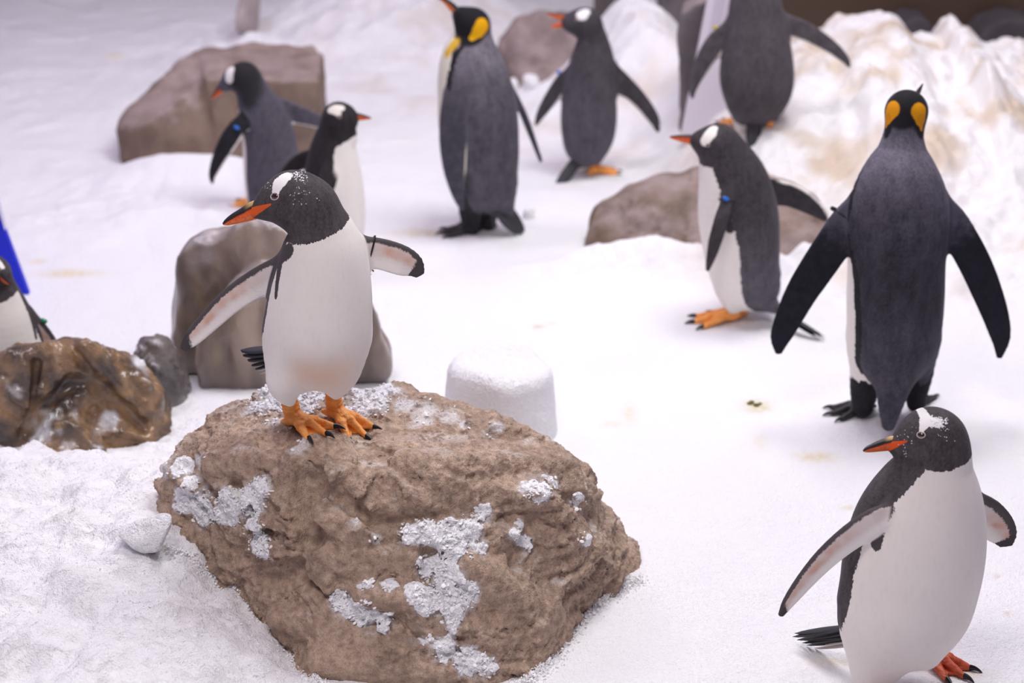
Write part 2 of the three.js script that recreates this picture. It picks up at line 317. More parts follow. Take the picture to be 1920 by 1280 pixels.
// the big sandy rock that the nearest penguin stands on
const PATCHES = [ // picture x, y, radius, heap (0 a dusting of frost, 1 heaped flakes)
  [350, 938, 24, 1], [388, 952, 30, 1], [430, 950, 32, 1], [470, 940, 28, 1], [490, 912, 20, 0.9], [472, 985, 20, 0.9], [487, 1020, 20, 0.9], [492, 1038, 16, 0.7], [310, 882, 20, 0.5], [340, 876, 20, 0.6], [372, 862, 14, 0.5], [360, 900, 16, 0.6],
  [770, 1000, 20, 1], [800, 995, 27, 1], [840, 1002, 27, 1], [880, 985, 22, 1], [905, 963, 16, 0.8], [892, 1030, 18, 0.8], [850, 1022, 24, 1], [700, 1005, 14, 0.4], [665, 985, 12, 0.4],
  [806, 1062, 24, 1], [838, 1088, 30, 1], [868, 1112, 28, 1], [803, 1122, 28, 1], [840, 1142, 26, 1], [778, 1112, 18, 0.9], [842, 1168, 16, 0.8], [640, 1130, 20, 0.9], [682, 1150, 22, 0.9], [722, 1166, 16, 0.8], [655, 1142, 18, 0.9],
  [690, 1097, 15, 0.8], [730, 1100, 11, 0.7], [835, 1218, 22, 0.9], [878, 1240, 26, 1], [912, 1250, 18, 0.9], [800, 1200, 12, 0.6], [985, 920, 16, 0.9], [1010, 926, 22, 1], [1030, 908, 16, 0.9], [1085, 940, 15, 0.8], [968, 1000, 14, 0.7], [986, 1016, 14, 0.8], [1094, 1010, 12, 0.7], [975, 985, 10, 0.6],
  [485, 735, 34, 1], [508, 760, 32, 1], [520, 735, 30, 1], [578, 742, 32, 1], [575, 772, 18, 0.6], [668, 738, 34, 1], [694, 760, 30, 0.8], [662, 778, 26, 0.7], [715, 735, 24, 0.8], [760, 762, 22, 0.5], [800, 772, 24, 0.4], [845, 782, 20, 0.4], [790, 792, 22, 0.4], [560, 838, 20, 0.4], [520, 790, 26, 0.3], [735, 735, 22, 0.4], [925, 812, 16, 0.5], [930, 800, 12, 0.4], [870, 800, 14, 0.35], [470, 772, 20, 0.3],
];
let rockField, snowOnRock;
{
  const top = [[395, 790, 0.39], [440, 738, 0.42], [500, 712, 0.44], [735, 711, 0.44], [830, 742, 0.43], [1000, 800, 0.41], [1050, 828, 0.39], [1082, 856, 0.36], [940, 868, 0.40], [830, 880, 0.41], [590, 878, 0.42], [480, 850, 0.41], [345, 800, 0.36]];
  const low = [[282, 903, 0.26], [285, 940, 0.22], [305, 1010, 0.12], [330, 1050, 0], [540, 1215, 0.0], [600, 1340, -0.08], [930, 1400, -0.1], [1000, 1300, -0.04], [1062, 1190, 0], [1140, 1104, 0], [1150, 1040, 0.10], [1106, 940, 0.25], [1094, 890, 0.33]];
  const rear = [[-0.72, 0, -5.15], [-0.6, 0, -5.45], [-0.2, 0, -5.5], [0.1, 0, -5.35], [0.3, 0, -5.0], [-0.75, 0.25, -4.95]];
  const knob = hullPoints([[1150, 1070, 0.06], [1174, 1062, 0.06], [1186, 1082, 0.02], [1185, 1100, -0.02], [1140, 1110, -0.02]], 0.1);
  const toe = hullPoints([[1085, 1010, 0.2], [1122, 1000, 0.2], [1146, 1045, 0.12], [1155, 1090, 0.02], [1120, 1120, -0.02], [1070, 1100, 0.04], [1065, 1050, 0.14]], 0.14);
  const step = hullPoints([[930, 925, 0.34], [1040, 930, 0.33], [1100, 1040, 0.14], [1040, 1200, -0.02], [900, 1200, 0], [880, 1060, 0.18]], 0.2);
  const A = norm3([0.12, 1, 0.28]);
  const relief = (x, y, z) => {
    const wx = x + 0.06 * noise(x * 5, y * 5, z * 5), wy = y + 0.06 * noise(x * 5 + 9, y * 5, z * 5), s = wx * A[0] + wy * A[1] + z * A[2];
    const st = s * 13 + 0.9 * noise(x * 4 + 3, y * 4, z * 4), fr = st - Math.floor(st), ledge = fr < 0.82 ? fr / 0.82 : (1 - fr) / 0.18; // ledges of tilted beds
    return 0.035 * fbm(x * 5 + 1, y * 5, z * 5, 2) + 0.024 * ridged(wx * 7, wy * 11, z * 7, 2) - 0.016 + 0.016 * (0.4 + 0.6 * sstep(-0.2, 0.3, noise(x * 5 + 8, y * 5, z * 5))) * ledge + 0.009 * noise(x * 6, s * 42, z * 6) + 0.015 * fbm(x * 22, s * 50, z * 22, 3) + 0.005 * ridged(x * 50, y * 60, z * 50, 2) + 0.003 * noise(x * 120, y * 120, z * 120);
  };
  const blobs = [];
  const tone = (x, y, z, nx, ny) => {
    const a = fbm(x * 6, y * 10, z * 6, 3), b = fbm(x * 60, y * 60, z * 60, 2), s = noise(x * 9, y * 55, z * 9);
    let c = mix3([0.53, 0.385, 0.285], [0.37, 0.265, 0.195], clamp(0.5 + a * 1.6, 0, 1)); c = mix3(c, [0.74, 0.57, 0.44], clamp(b * 1.2 + s * 0.35, 0, 0.6)); c = mix3(c, [0.17, 0.12, 0.09], clamp(-b * 1.5 - s * 0.2, 0, 0.6));
    let w = 0; for (const q of blobs) { const d = len3(x - q.p[0], y - q.p[1], z - q.p[2]) / q.r; if (d < 1.7) w = Math.max(w, sstep(1.5, 0.5, d + 0.6 * noise(x * 55, y * 55, z * 55)) * (0.45 + 0.55 * q.heap)); }
    w = Math.max(w, 0.45 * sstep(0.75, 0.95, ny) * sstep(0.0, 0.4, fbm(x * 8, 3, z * 14, 3)));
    return frost(c, w);
  };
  const cuts = [[578, 905, 584, 1010, 0.05], [640, 940, 700, 985, 0.02], [1000, 980, 960, 1060, 0.02], [560, 1070, 500, 1085, 0.03], [735, 850, 840, 838, 0.02], [930, 815, 1010, 825, 0.015], [1060, 935, 1110, 965, 0.016], [700, 985, 880, 960, 0.014], [800, 1040, 830, 1180, 0.025], [640, 1120, 740, 1165, 0.018], [440, 905, 480, 960, 0.02], [345, 870, 390, 900, 0.018],
    [760, 870, 1060, 870, -0.03], [520, 1160, 700, 1200, -0.025], [600, 1245, 830, 1262, -0.03], [930, 1110, 1040, 1150, -0.03], [600, 960, 680, 1010, -0.02], [600, 1060, 770, 1040, -0.02], [690, 1115, 770, 1130, -0.025], [880, 1060, 940, 1090, -0.03], [400, 880, 460, 870, -0.02]];
  const hulls = [[...top, ...low].map(([a, b, h]) => onY(a, b, h)).concat(rear), knob, toe, step];
  const smooth = hullField(hulls[0], 0.03);
  for (const [px, py, r, heap] of PATCHES) { const p = march((x, y, z) => smooth(x, y, z) - (Math.abs(smooth(x, y, z)) < 0.1 ? relief(x, y, z) : 0), px, py); if (p) blobs.push({ p, r: r / FPX * depthOf(p), heap }); }
  rockField = buildRock({ name: 'rock', label: 'large sandy brown rock in front with a penguin standing on its top', hulls, k: 0.022, join: 0.05, relief, colour: tone, cell: 0.0044, mat: M.rock, pad: 0.06, cuts }).field;
  const heaps = blobs.filter((q) => q.heap >= 0.6), bare = rockField;
  const blobField = (x, y, z) => { let d = 1e9; for (const q of heaps) { const e = len3(x - q.p[0], y - q.p[1], z - q.p[2]) - q.r * 1.12; d = d > 1e8 ? e : smin(d, e, 0.012); } return d; };
  const snowField = (x, y, z) => { const b = blobField(x, y, z); if (b > 0.025) return b; const n = noise(x * 70, y * 70, z * 70), m = noise(x * 28, y * 28, z * 28); return smax(bare(x, y, z) - 0.0055 - 0.0035 * n - 0.004 * m, Math.max(b + 0.009 * n + 0.014 * m + 0.004 * noise(x * 130, y * 130, z * 130), -0.007 - bare(x, y, z)), 0.006); };
  const [lo, hi] = bounds(heaps.map((q) => q.p), 0.05), m = meshField(snowField, lo, hi, 0.0042, 1.3);
  solo('snow_patches', boxUV(toGeometry(m)), M.snowPlain, 'thin patches of crusted snow lying on the ledges of the large sandy rock', 'snow', undefined, 'stuff');
  snowOnRock = (x, y, z) => Math.min(bare(x, y, z), snowField(x, y, z));
}
const BOULDER_SNOW = [[60, 815, 26], [95, 800, 24], [135, 790, 20], [200, 795, 18], [225, 815, 16], [262, 672, 14], [275, 700, 12], [30, 845, 20]].map(([a, b, s]) => ({ p: onY(a, b, b > 760 ? 0.12 : 0.24), r: s / 760 }));
const wetTone = (x, y, z, nx, ny, nz) => {
  const a = fbm(x * 5, y * 8, z * 5, 4), b = fbm(x * 26, y * 26, z * 26, 3); let c = mix3([0.27, 0.155, 0.075], [0.075, 0.048, 0.034], clamp(0.5 + a * 2.6, 0, 1)); c = mix3(c, [0.5, 0.30, 0.13], clamp(b * 1.5 - 0.1, 0, 0.6)); c = mix3(c, [0.04, 0.032, 0.03], clamp(-b * 2.0 - 0.1, 0, 0.8));
  let w = 0; for (const q of BOULDER_SNOW) w = Math.max(w, sstep(1.6, 0.7, len3(x - q.p[0], y - q.p[1], (z - q.p[2]) * 0.5) / q.r + 0.5 * noise(x * 40, y * 40, z * 40)));
  c = frost(c, w * 0.9); return frost(c, 0.75 * sstep(0.25, 0.55, ny) * sstep(0.12, 0.3, fbm(x * 6 + 8, y * 6, z * 6, 3)) * sstep(0.35, 0.1, y));
};
const drape = (x, y, z) => { const wx = x + 0.1 * noise(x * 4, y * 4 + 3, z * 4), wy = y + 0.1 * noise(x * 4 + 7, y * 4, z * 4); return 0.05 * fbm(x * 3.5, y * 3.5 + 5, z * 3.5, 2) + 0.034 * ridged(wx * 6 + 2, wy * 7 + wx * 3, z * 6, 3) - 0.016 + 0.008 * fbm(x * 16, y * 16, z * 16, 3) + 0.003 * noise(x * 60, y * 60, z * 60); };
buildRock({
  name: 'rock', label: 'dark wet brown boulder with draped folds at the left edge of the snow', cell: 0.007, mat: M.rockWet, relief: drape, colour: wetTone, k: 0.035, pad: 0.07,
  hulls: [hullPoints([[180, 630, 0.34], [100, 640, 0.34], [15, 672, 0.31], [-90, 700, 0.28], [240, 645, 0.32], [268, 680, 0.27], [312, 706, 0.23], [338, 765, 0.13], [332, 812, 0.05], [262, 850, 0.0], [190, 886, -0.02], [100, 892, -0.02], [0, 880, -0.02], [-120, 870, 0], [-150, 760, 0.15]], 0.16),
    hullPoints([[50, 850, 0.08], [90, 800, 0.15], [150, 780, 0.16], [185, 830, 0.1], [188, 884, 0.03], [110, 890, 0.03]], 0.2)],
  cuts: [[149, 655, 188, 720, 0.016], [188, 720, 227, 760, 0.018], [227, 760, 270, 802, 0.02], [131, 716, 186, 722, 0.016], [70, 681, 60, 765, 0.012], [131, 720, 80, 762, 0.018], [80, 762, 45, 812, 0.022], [188, 815, 192, 870, 0.02], [160, 650, 240, 740, -0.015], [100, 690, 120, 640, -0.014]],
});
const greyTone = (x, y, z, nx, ny) => { const a = fbm(x * 7, y * 7, z * 7, 4); return frost(mix3([0.2, 0.17, 0.16], [0.09, 0.08, 0.08], clamp(0.5 + a * 2, 0, 1)), 0.8 * sstep(0.1, 0.3, fbm(x * 9 + 2, y * 9, z * 9, 2)) * sstep(0.2, 0.6, ny)); };
buildRock({
  name: 'rock', label: 'small dark grey rock tucked behind the wet brown boulder', cell: 0.009, mat: M.rockWet, relief: (x, y, z) => 0.012 + 0.85 * drape(x, y, z), colour: greyTone, k: 0.025,
  hulls: [hullPoints([[244, 655, 0.22], [264, 637, 0.26], [298, 638, 0.26], [330, 675, 0.19], [344, 730, 0.09], [350, 785, 0], [262, 795, 0]], 0.16)],
});
const iceTone = (x, y, z, nx, ny, nz) => {
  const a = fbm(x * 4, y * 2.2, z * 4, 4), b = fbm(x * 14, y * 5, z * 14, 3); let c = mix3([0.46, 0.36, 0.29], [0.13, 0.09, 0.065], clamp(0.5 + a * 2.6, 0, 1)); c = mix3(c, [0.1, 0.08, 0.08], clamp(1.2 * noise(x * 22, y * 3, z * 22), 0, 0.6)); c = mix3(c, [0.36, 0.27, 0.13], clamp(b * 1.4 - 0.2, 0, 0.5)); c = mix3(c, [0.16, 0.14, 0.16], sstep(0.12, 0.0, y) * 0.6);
  const iced = 0.35 * sstep(0.3, 0.8, ny) + 0.5 * sstep(0.18, 0.4, fbm(x * 5 + 4, y * 3, z * 5, 3));
  return mix3(c, [0.56, 0.52, 0.56], clamp(iced, 0, 0.75));
};
const glazed = (x, y, z) => 0.02 + 0.055 * fbm(x * 3.2 + 7, y * 2.4, z * 3.2, 2) + 0.022 * ridged(x * 6 + 0.4 * noise(x * 5, y * 5, z * 5), y * 4, z * 6, 2) - 0.008 + 0.01 * noise(x * 9, y * 5, z * 9) + 0.005 * fbm(x * 22, y * 9, z * 22, 2);
const glaze = new THREE.MeshPhysicalMaterial({ vertexColors: true, roughness: 0.5, clearcoat: 0.7, clearcoatRoughness: 0.22, bumpMap: TEX.grit, bumpScale: 0.002 });
buildRock({
  name: 'rock', label: 'tall ice-glazed grey brown rock standing right behind the foremost penguin', cell: 0.008, mat: glaze, relief: glazed, colour: iceTone, k: 0.06, join: 0.03, pad: 0.07,
  hulls: [hullPoints([[302, 715, 0.0], [300, 600, 0.2], [302, 505, 0.36], [328, 460, 0.43], [390, 425, 0.48], [480, 410, 0.52], [545, 420, 0.52], [610, 470, 0.45], [620, 700, 0.0]], 0.25),
    hullPoints([[350, 745, 0.0], [352, 650, 0.17], [362, 590, 0.27], [395, 545, 0.33], [440, 510, 0.38], [520, 490, 0.41], [620, 510, 0.39], [695, 562, 0.29], [718, 610, 0.21], [738, 715, 0.02], [650, 750, -0.02], [500, 755, 0]], 0.16)],
});
const dryTone = (p, q) => (x, y, z, nx, ny) => { const a = fbm(x * 5, y * 5, z * 5, 3), b = fbm(x * 20, y * 9, z * 20, 3); let c = mix3(p, q, clamp(0.5 + a * 1.8 + b * 0.8, 0, 1)); return mix3(c, [0.52, 0.42, 0.42], 0.6 * sstep(0.45, 0.85, ny) * clamp(0.75 + fbm(x * 8, 2, z * 8, 3) * 1.6, 0, 1)); };
const blocky = (x, y, z) => 0.004 + 0.017 * fbm(x * 5 + 3, y * 4, z * 5, 2) + 0.012 * noise(x * 13, y * 5, z * 13) + 0.005 * fbm(x * 30, y * 16, z * 30, 2);
buildRock({
  name: 'rock', label: 'low tan rock lying in snow behind the penguin seen in profile', cell: 0.009, mat: M.rock, relief: blocky, colour: dryTone([0.22, 0.145, 0.095], [0.12, 0.08, 0.055]), k: 0.016,
  hulls: [hullPoints([[1090, 478, 0.0], [1102, 415, 0.1], [1118, 388, 0.14], [1180, 372, 0.175], [1235, 358, 0.205], [1310, 352, 0.215], [1420, 358, 0.215], [1214, 331, 0.22], [1300, 316, 0.24], [1430, 324, 0.24], [1180, 500, 0.0], [1300, 512, 0.0], [1420, 525, 0.0]], 0.1), hullPoints([[1300, 352, 0.215], [1450, 372, 0.2], [1530, 400, 0.17], [1562, 420, 0.14], [1300, 318, 0.24], [1450, 330, 0.24], [1540, 378, 0.2], [1562, 515, 0.0], [1470, 535, 0.0], [1300, 518, 0]], 0.1)],
});
buildRock({
  name: 'rock', label: 'stepped square-edged brown rock at upper left behind the grey-backed penguin', cell: 0.011, mat: M.rock, relief: blocky, colour: dryTone([0.29, 0.205, 0.155], [0.19, 0.13, 0.10]), k: 0.014,
  hulls: [hullPoints([[222, 308, 0.0], [216, 245, 0.11], [236, 212, 0.16], [262, 238, 0.14], [300, 190, 0.2], [342, 112, 0.3], [372, 96, 0.31], [355, 170, 0.25], [440, 150, 0.27], [470, 300, 0.0]], 0.12, 0.95),
    [[430, 302, 0.0], [602, 300, 0.0], [390, 152, 0.29], [600, 150, 0.29], [375, 92, 0.3], [460, 82, 0.32], [582, 84, 0.32], [604, 100, 0.31], [604, 190, 0.16]].map(([a, b, h]) => onY(a, b, h)).concat([[-0.75, 0, -8.8], [-1.3, 0, -8.8]])],
});
buildRock({
  name: 'rock', label: 'pinkish grey rock at the back between the king penguin and open-beaked penguin', cell: 0.012, mat: M.rock, relief: blocky, colour: dryTone([0.27, 0.20, 0.185], [0.2, 0.15, 0.145]), k: 0.02,
  hulls: [hullPoints([[936, 150, 0.0], [932, 88, 0.14], [962, 50, 0.22], [966, 30, 0.25], [1000, 18, 0.28], [1078, 20, 0.28], [1120, 60, 0.2], [1120, 168, 0.0], [985, 172, 0.0], [975, 62, 0.2]], 0.2)],
});
const slate = dryTone([0.17, 0.145, 0.16], [0.11, 0.095, 0.105]);
buildRock({
  name: 'rock', label: 'narrow grey upright rock beside the white leaning board', cell: 0.012, mat: M.rock, relief: blocky, colour: slate, k: 0.04,
  hulls: [(() => { const z = -8.15, b = onZ(1285, 235, z), q = (px, py, dz = 0) => onZ(px, py, z + dz); return [q(1272, 235), q(1300, 235), q(1266, 120), q(1266, 30), q(1310, 20), q(1338, -20), q(1325, 100), q(1272, 235, -0.3), q(1320, 200, -0.3), q(1270, 10, -0.3), q(1345, -20, -0.3), [b[0], -0.05, z], [b[0] + 0.05, -0.05, z - 0.3]]; })()],
});
buildRock({
  name: 'rock', label: 'dark grey rock at the top edge above the snow bank', cell: 0.014, mat: M.rock, relief: blocky, colour: slate, k: 0.04,
  hulls: [(() => { const z = -9.6, q = (px, py, dz = 0) => onZ(px, py, z + dz); return [q(1232, 40), q(1230, -30), q(1280, -40), q(1340, -30), q(1345, 60), q(1240, 40, -0.3), q(1340, -30, -0.3), q(1250, 200), q(1330, 200), q(1250, 200, -0.3)]; })()],
});
buildRock({
  name: 'rock', label: 'grey brown rock post at the top edge behind the open-beaked penguin', cell: 0.014, mat: M.rock, relief: blocky, colour: dryTone([0.15, 0.125, 0.12], [0.1, 0.085, 0.085]), k: 0.03,
  hulls: [(() => { const z = -9.9, q = (px, py, dz = 0) => onZ(px, py, z + dz); return [q(1116, 35), q(1114, -40), q(1160, -45), q(1170, -10), q(1162, 12), q(1118, 140), q(1150, 140), q(1116, -40, -0.25), q(1165, -40, -0.25), q(1130, 140, -0.25)]; })()],
});
buildRock({
  name: 'rock', label: 'small pinkish rock half buried in snow at the top edge', cell: 0.014, mat: M.rock, relief: blocky, colour: dryTone([0.66, 0.56, 0.55], [0.52, 0.44, 0.43]), k: 0.03,
  hulls: [(() => { const z = -9.85, q = (px, py, dz = 0) => onZ(px, py, z + dz); return [q(438, 34), q(446, 6), q(462, -25), q(486, -30), q(490, 10), q(470, 40), q(440, 60), q(484, 60), q(455, -20, -0.3), q(488, -20, -0.3), q(450, 60, -0.3), q(486, 60, -0.3)]; })()],
});
for (const [z, list, label] of [[-9.35, [[1685, 60], [1700, 40], [1735, 34], [1755, 52], [1760, 90], [1685, 90]], 'low dark grey rock against the brown wall between two snow peaks'], [-9.35, [[1825, 85], [1848, 52], [1885, 34], [1935, 36], [1950, 110], [1825, 110]], 'dark grey rock against the brown wall in the top right corner']])
  buildRock({ name: 'rock', label, cell: 0.014, mat: M.rock, relief: blocky, colour: (x, y, z) => mix3([0.075, 0.062, 0.075], [0.045, 0.038, 0.045], clamp(0.5 + fbm(x * 6, y * 6, z * 6, 3), 0, 1)), k: 0.03, hulls: [[...list.map(([a, b]) => onZ(a, b, z)), ...list.map(([a, b]) => onZ(a, b, z)).map((p) => [p[0], p[1] - 0.02, z - 0.3]), ...list.map(([a, b]) => onZ(a, b, z)).map((p) => [p[0], -0.03, z])]] });
// ------------------------------------------------------------------ penguins
// one webbed foot: ankle above the origin, toes along +z
const FOOT = (() => {
  const toes = [[[0, 0.022, 0.0], [-0.020, 0.018, 0.036], [-0.036, 0.0075, 0.074]], [[0, 0.024, 0.0], [0, 0.021, 0.042], [0, 0.008, 0.088]], [[0, 0.022, 0.0], [0.020, 0.018, 0.036], [0.036, 0.0075, 0.074]]];
  const cap = (x, y, z, a, b, ra, rb) => { const ab = sub(b, a), t = clamp(((x - a[0]) * ab[0] + (y - a[1]) * ab[1] + (z - a[2]) * ab[2]) / dot(ab, ab), 0, 1); return len3(x - a[0] - ab[0] * t, y - a[1] - ab[1] * t, z - a[2] - ab[2] * t) - lerp(ra, rb, t); };
  const f = (x, y, z) => {
    let d = cap(x, y, z, [0, 0.024, -0.006], [0, 0.075, -0.020], 0.019, 0.0165);
    d = smin(d, cap(x, y, z, [-0.007, 0.014, -0.014], [-0.011, 0.010, -0.030], 0.010, 0.005), 0.006);
    for (const t of toes) { d = smin(d, cap(x, y, z, t[0], t[1], 0.0125, 0.0098), 0.007); d = smin(d, cap(x, y, z, t[1], t[2], 0.0098, 0.0065), 0.004); }
    const web = Math.max(Math.abs(y - lerp(0.016, 0.0045, clamp(z / 0.07, 0, 1))) - 0.0028, Math.abs(x) - 0.5 * Math.max(z, 0) + 0.001, z - 0.064 - 4 * Math.abs(Math.abs(x) - 0.016) * 0.2, -z);
    d = smin(d, web, 0.005);
    d += 0.0009 * noise(x * 240, y * 240, z * 130) + 0.0008 * Math.sin(y * 700 + 3 * noise(x * 60, y * 60, z * 60)) * sstep(0.02, 0.035, y);
    return smax(d, 0.0005 - y, 0.004);
  };
  const m = meshField(f, [-0.06, -0.004, -0.05], [0.06, 0.095, 0.105], 0.0021, 1.6);
  const make = (a, b, dark) => {
    const c = { P: m.P.slice(), N: m.N.slice(), idx: m.idx.slice(), C: [] };
    for (let i = 0; i < c.P.length; i += 3) { const x = c.P[i], y = c.P[i + 1], z = c.P[i + 2]; c.C.push(...mix3(mix3(a, b, clamp(0.45 + noise(x * 90, y * 90, z * 60) + 0.4 * noise(x * 300, y * 300, z * 300), 0, 1)), dark, 0.8 * sstep(0.006, 0.001, y) + 0.25 * sstep(0.08, 0.09, y))); }
    return toGeometry(c);
  };
  const claw = (() => {
    const P = [], N = [], idx = [], S = 8, R = 7;
    for (let j = 0; j <= R; j++) { const t = j / R, r = 0.0052 * Math.pow(1 - t, 0.6) + 0.0001, cy = 0.002 * Math.sin(t * 2.2) - 0.006 * t * t, cz = 0.021 * t; for (let i = 0; i < S; i++) { const a = i / S * 6.2831853; P.push(Math.cos(a) * r * 0.8, cy + Math.sin(a) * r, cz); N.push(...norm3([Math.cos(a), Math.sin(a), 0.3])); } }
    for (let j = 0; j < R; j++) for (let i = 0; i < S; i++) { const a = j * S + i, b = j * S + (i + 1) % S; idx.push(a, b, b + S, a, b + S, a + S); }
    return toGeometry({ P, N, idx });
  })();
  return { orange: make(lin('#ffb25c'), lin('#f2903a'), lin('#6a4024')), coral: make(lin('#dd6a45'), lin('#b9492c'), lin('#54302a')), dark: make(lin('#2d2a2f'), lin('#1b191d'), lin('#121114')), claw, tips: toes.map((t) => t[2]) };
})();
// a flattened tail feather along +z
const FEATHER = (() => {
  const P = [], N = [], idx = [], R = 9, S = 6, C = [];
  for (let j = 0; j <= R; j++) {
    const t = j / R, w = 0.0085 * Math.pow(Math.sin(Math.PI * clamp(0.18 + t * 0.8, 0, 1)), 0.6) * (t > 0.97 ? 0.15 : 1), h = 0.0028 * (1 - 0.75 * t);
    for (let i = 0; i < S; i++) { const a = i / S * 6.2831853; P.push(Math.cos(a) * w, Math.sin(a) * h, t); N.push(...norm3([Math.cos(a) * 0.35, Math.sin(a), 0])); const c = i % 3 === 0 ? 0.02 : 0.04; C.push(c, c * 0.95, c * 1.15); }
  }
  for (let j = 0; j < R; j++) for (let i = 0; i < S; i++) { const a = j * S + i, b = j * S + (i + 1) % S; idx.push(a, b, b + S, a, b + S, a + S); }
  return toGeometry({ P, N, C, idx });
})();
const PALE_FEATHER = (() => { const g = FEATHER.clone(), c = g.attributes.color; for (let i = 0; i < c.count; i++) c.setXYZ(i, 0.55, 0.5, 0.47); return g; })();
function catmull(pts, per) { // pts: arrays of numbers
  const out = [], n = pts.length;
  for (let i = 0; i < n - 1; i++) {
    const a = pts[Math.max(i - 1, 0)], b = pts[i], c = pts[i + 1], d = pts[Math.min(i + 2, n - 1)];
    for (let s = 0; s < per; s++) { const t = s / per; out.push(b.map((_, k) => 0.5 * (2 * b[k] + (c[k] - a[k]) * t + (2 * a[k] - 5 * b[k] + 4 * c[k] - d[k]) * t * t + (3 * b[k] - a[k] - 3 * c[k] + d[k]) * t * t * t))); }
  }
  out.push(pts[n - 1]); return out;
}
function chain(pts) { // tapered round chain: x, y, z, r, ...
  const n = pts.length - 1, S = pts.map((p, i) => i < n ? [p[0], p[1], p[2], pts[i + 1][0] - p[0], pts[i + 1][1] - p[1], pts[i + 1][2] - p[2], p[3], pts[i + 1][3] - p[3]] : null);
  for (let i = 0; i < n; i++) S[i].push(1 / (S[i][3] ** 2 + S[i][4] ** 2 + S[i][5] ** 2 + 1e-12));
  const c = {
    at: 0, t: 0,
    d(x, y, z) {
      let best = 1e9;
      for (let i = 0; i < n; i++) {
        const s = S[i], px = x - s[0], py = y - s[1], pz = z - s[2]; let t = (px * s[3] + py * s[4] + pz * s[5]) * s[8]; t = t < 0 ? 0 : t > 1 ? 1 : t;
        const e = len3(px - s[3] * t, py - s[4] * t, pz - s[5] * t) - s[6] - s[7] * t; if (e < best) { best = e; c.at = i; c.t = t; }
      }
      return best;
    },
    val(k) { return lerp(pts[c.at][k], pts[c.at + 1][k], c.t); },
    axis() { const s = S[c.at]; return [s[0] + s[3] * c.t, s[1] + s[4] * c.t, s[2] + s[5] * c.t]; },
    dir() { const s = S[c.at]; return norm3([s[3], s[4], s[5]]); },
  };
  return c;
}
function blade(pts, normal, thick, lead) { // flat tapered wing: x, y, z, half width
  const n = pts.length - 1, fr = pts.map((p, i) => { const a = pts[Math.max(i - 1, 0)], b = pts[Math.min(i + 1, n)]; const T = norm3(sub(b, a)), W = norm3(cross(T, normal)); return { T, W, N: norm3(cross(W, T)) }; });
  const bc = mix3(pts[0], pts[n], 0.5), br = Math.max(...pts.map((p) => len3(p[0] - bc[0], p[1] - bc[1], p[2] - bc[2]) + p[3]));
  const seg = []; for (let i = 0; i < n; i++) { const a = pts[i], b = pts[i + 1], ab = sub(b, a); seg.push([...a, ...ab, b[3] - a[3], 1 / dot(ab, ab), ...fr[i].W, ...sub(fr[i + 1].W, fr[i].W), ...fr[i].N, ...sub(fr[i + 1].N, fr[i].N)]); }
  const w = {
    u: 0, w: 0, s: 0, // along, across (-1 trailing .. 1 leading), side (+ underside)
    d(x, y, z) {
      const far = len3(x - bc[0], y - bc[1], z - bc[2]) - br; if (far > 0.05) return far;
      let best = 1e9;
      for (let i = 0; i < n; i++) {
        const g = seg[i], px = x - g[0], py = y - g[1], pz = z - g[2]; let t = (px * g[4] + py * g[5] + pz * g[6]) * g[8]; t = t < 0 ? 0 : t > 1 ? 1 : t;
        const qx = px - g[4] * t, qy = py - g[5] * t, qz = pz - g[6] * t, hw = g[3] + g[7] * t;
        const q2 = qx * qx + qy * qy + qz * qz; if (q2 > (best + hw) * (best + hw) && best < 1e8) continue;
        const qw = qx * (g[9] + g[12] * t) + qy * (g[10] + g[13] * t) + qz * (g[11] + g[14] * t), qn = qx * (g[15] + g[18] * t) + qy * (g[16] + g[19] * t) + qz * (g[17] + g[20] * t);
        const rest2 = Math.max(q2 - qw * qw - qn * qn, 0), lw = lead * qw / hw;
        const th = Math.min(thick * (1.25 - 0.5 * (i + t) / n), hw) * (1 - 0.3 * clamp(-lw, 0, 1));
        const ow = Math.max(Math.abs(qw) - (hw - th), 0), e = Math.sqrt(ow * ow + qn * qn + rest2) - th;
        if (e < best) { best = e; w.u = (i + t) / n; w.w = clamp(lw, -1.2, 1.2); w.s = qn; }
      }
      return best;
    },
  };
  w.frame = (u) => { const f = clamp(u * n, 0, n - 1e-6), i = Math.floor(f), t = f - i; return { p: mix3(pts[i], pts[i + 1], t), hw: lerp(pts[i][3], pts[i + 1][3], t), T: norm3(mix3(fr[i].T, fr[i + 1].T, t)), W: norm3(mix3(fr[i].W, fr[i + 1].W, t)), N: norm3(mix3(fr[i].N, fr[i + 1].N, t)) }; };
  return w;
}
const basis = (x, y, z, p) => new THREE.Matrix4().makeBasis(new THREE.Vector3(...x), new THREE.Vector3(...y), new THREE.Vector3(...z)).setPosition(new THREE.Vector3(...p));
const GENTOO = { black: [0.070, 0.061, 0.065], white: [0.87, 0.832, 0.785] }, KING = { black: [0.012, 0.011, 0.014] };

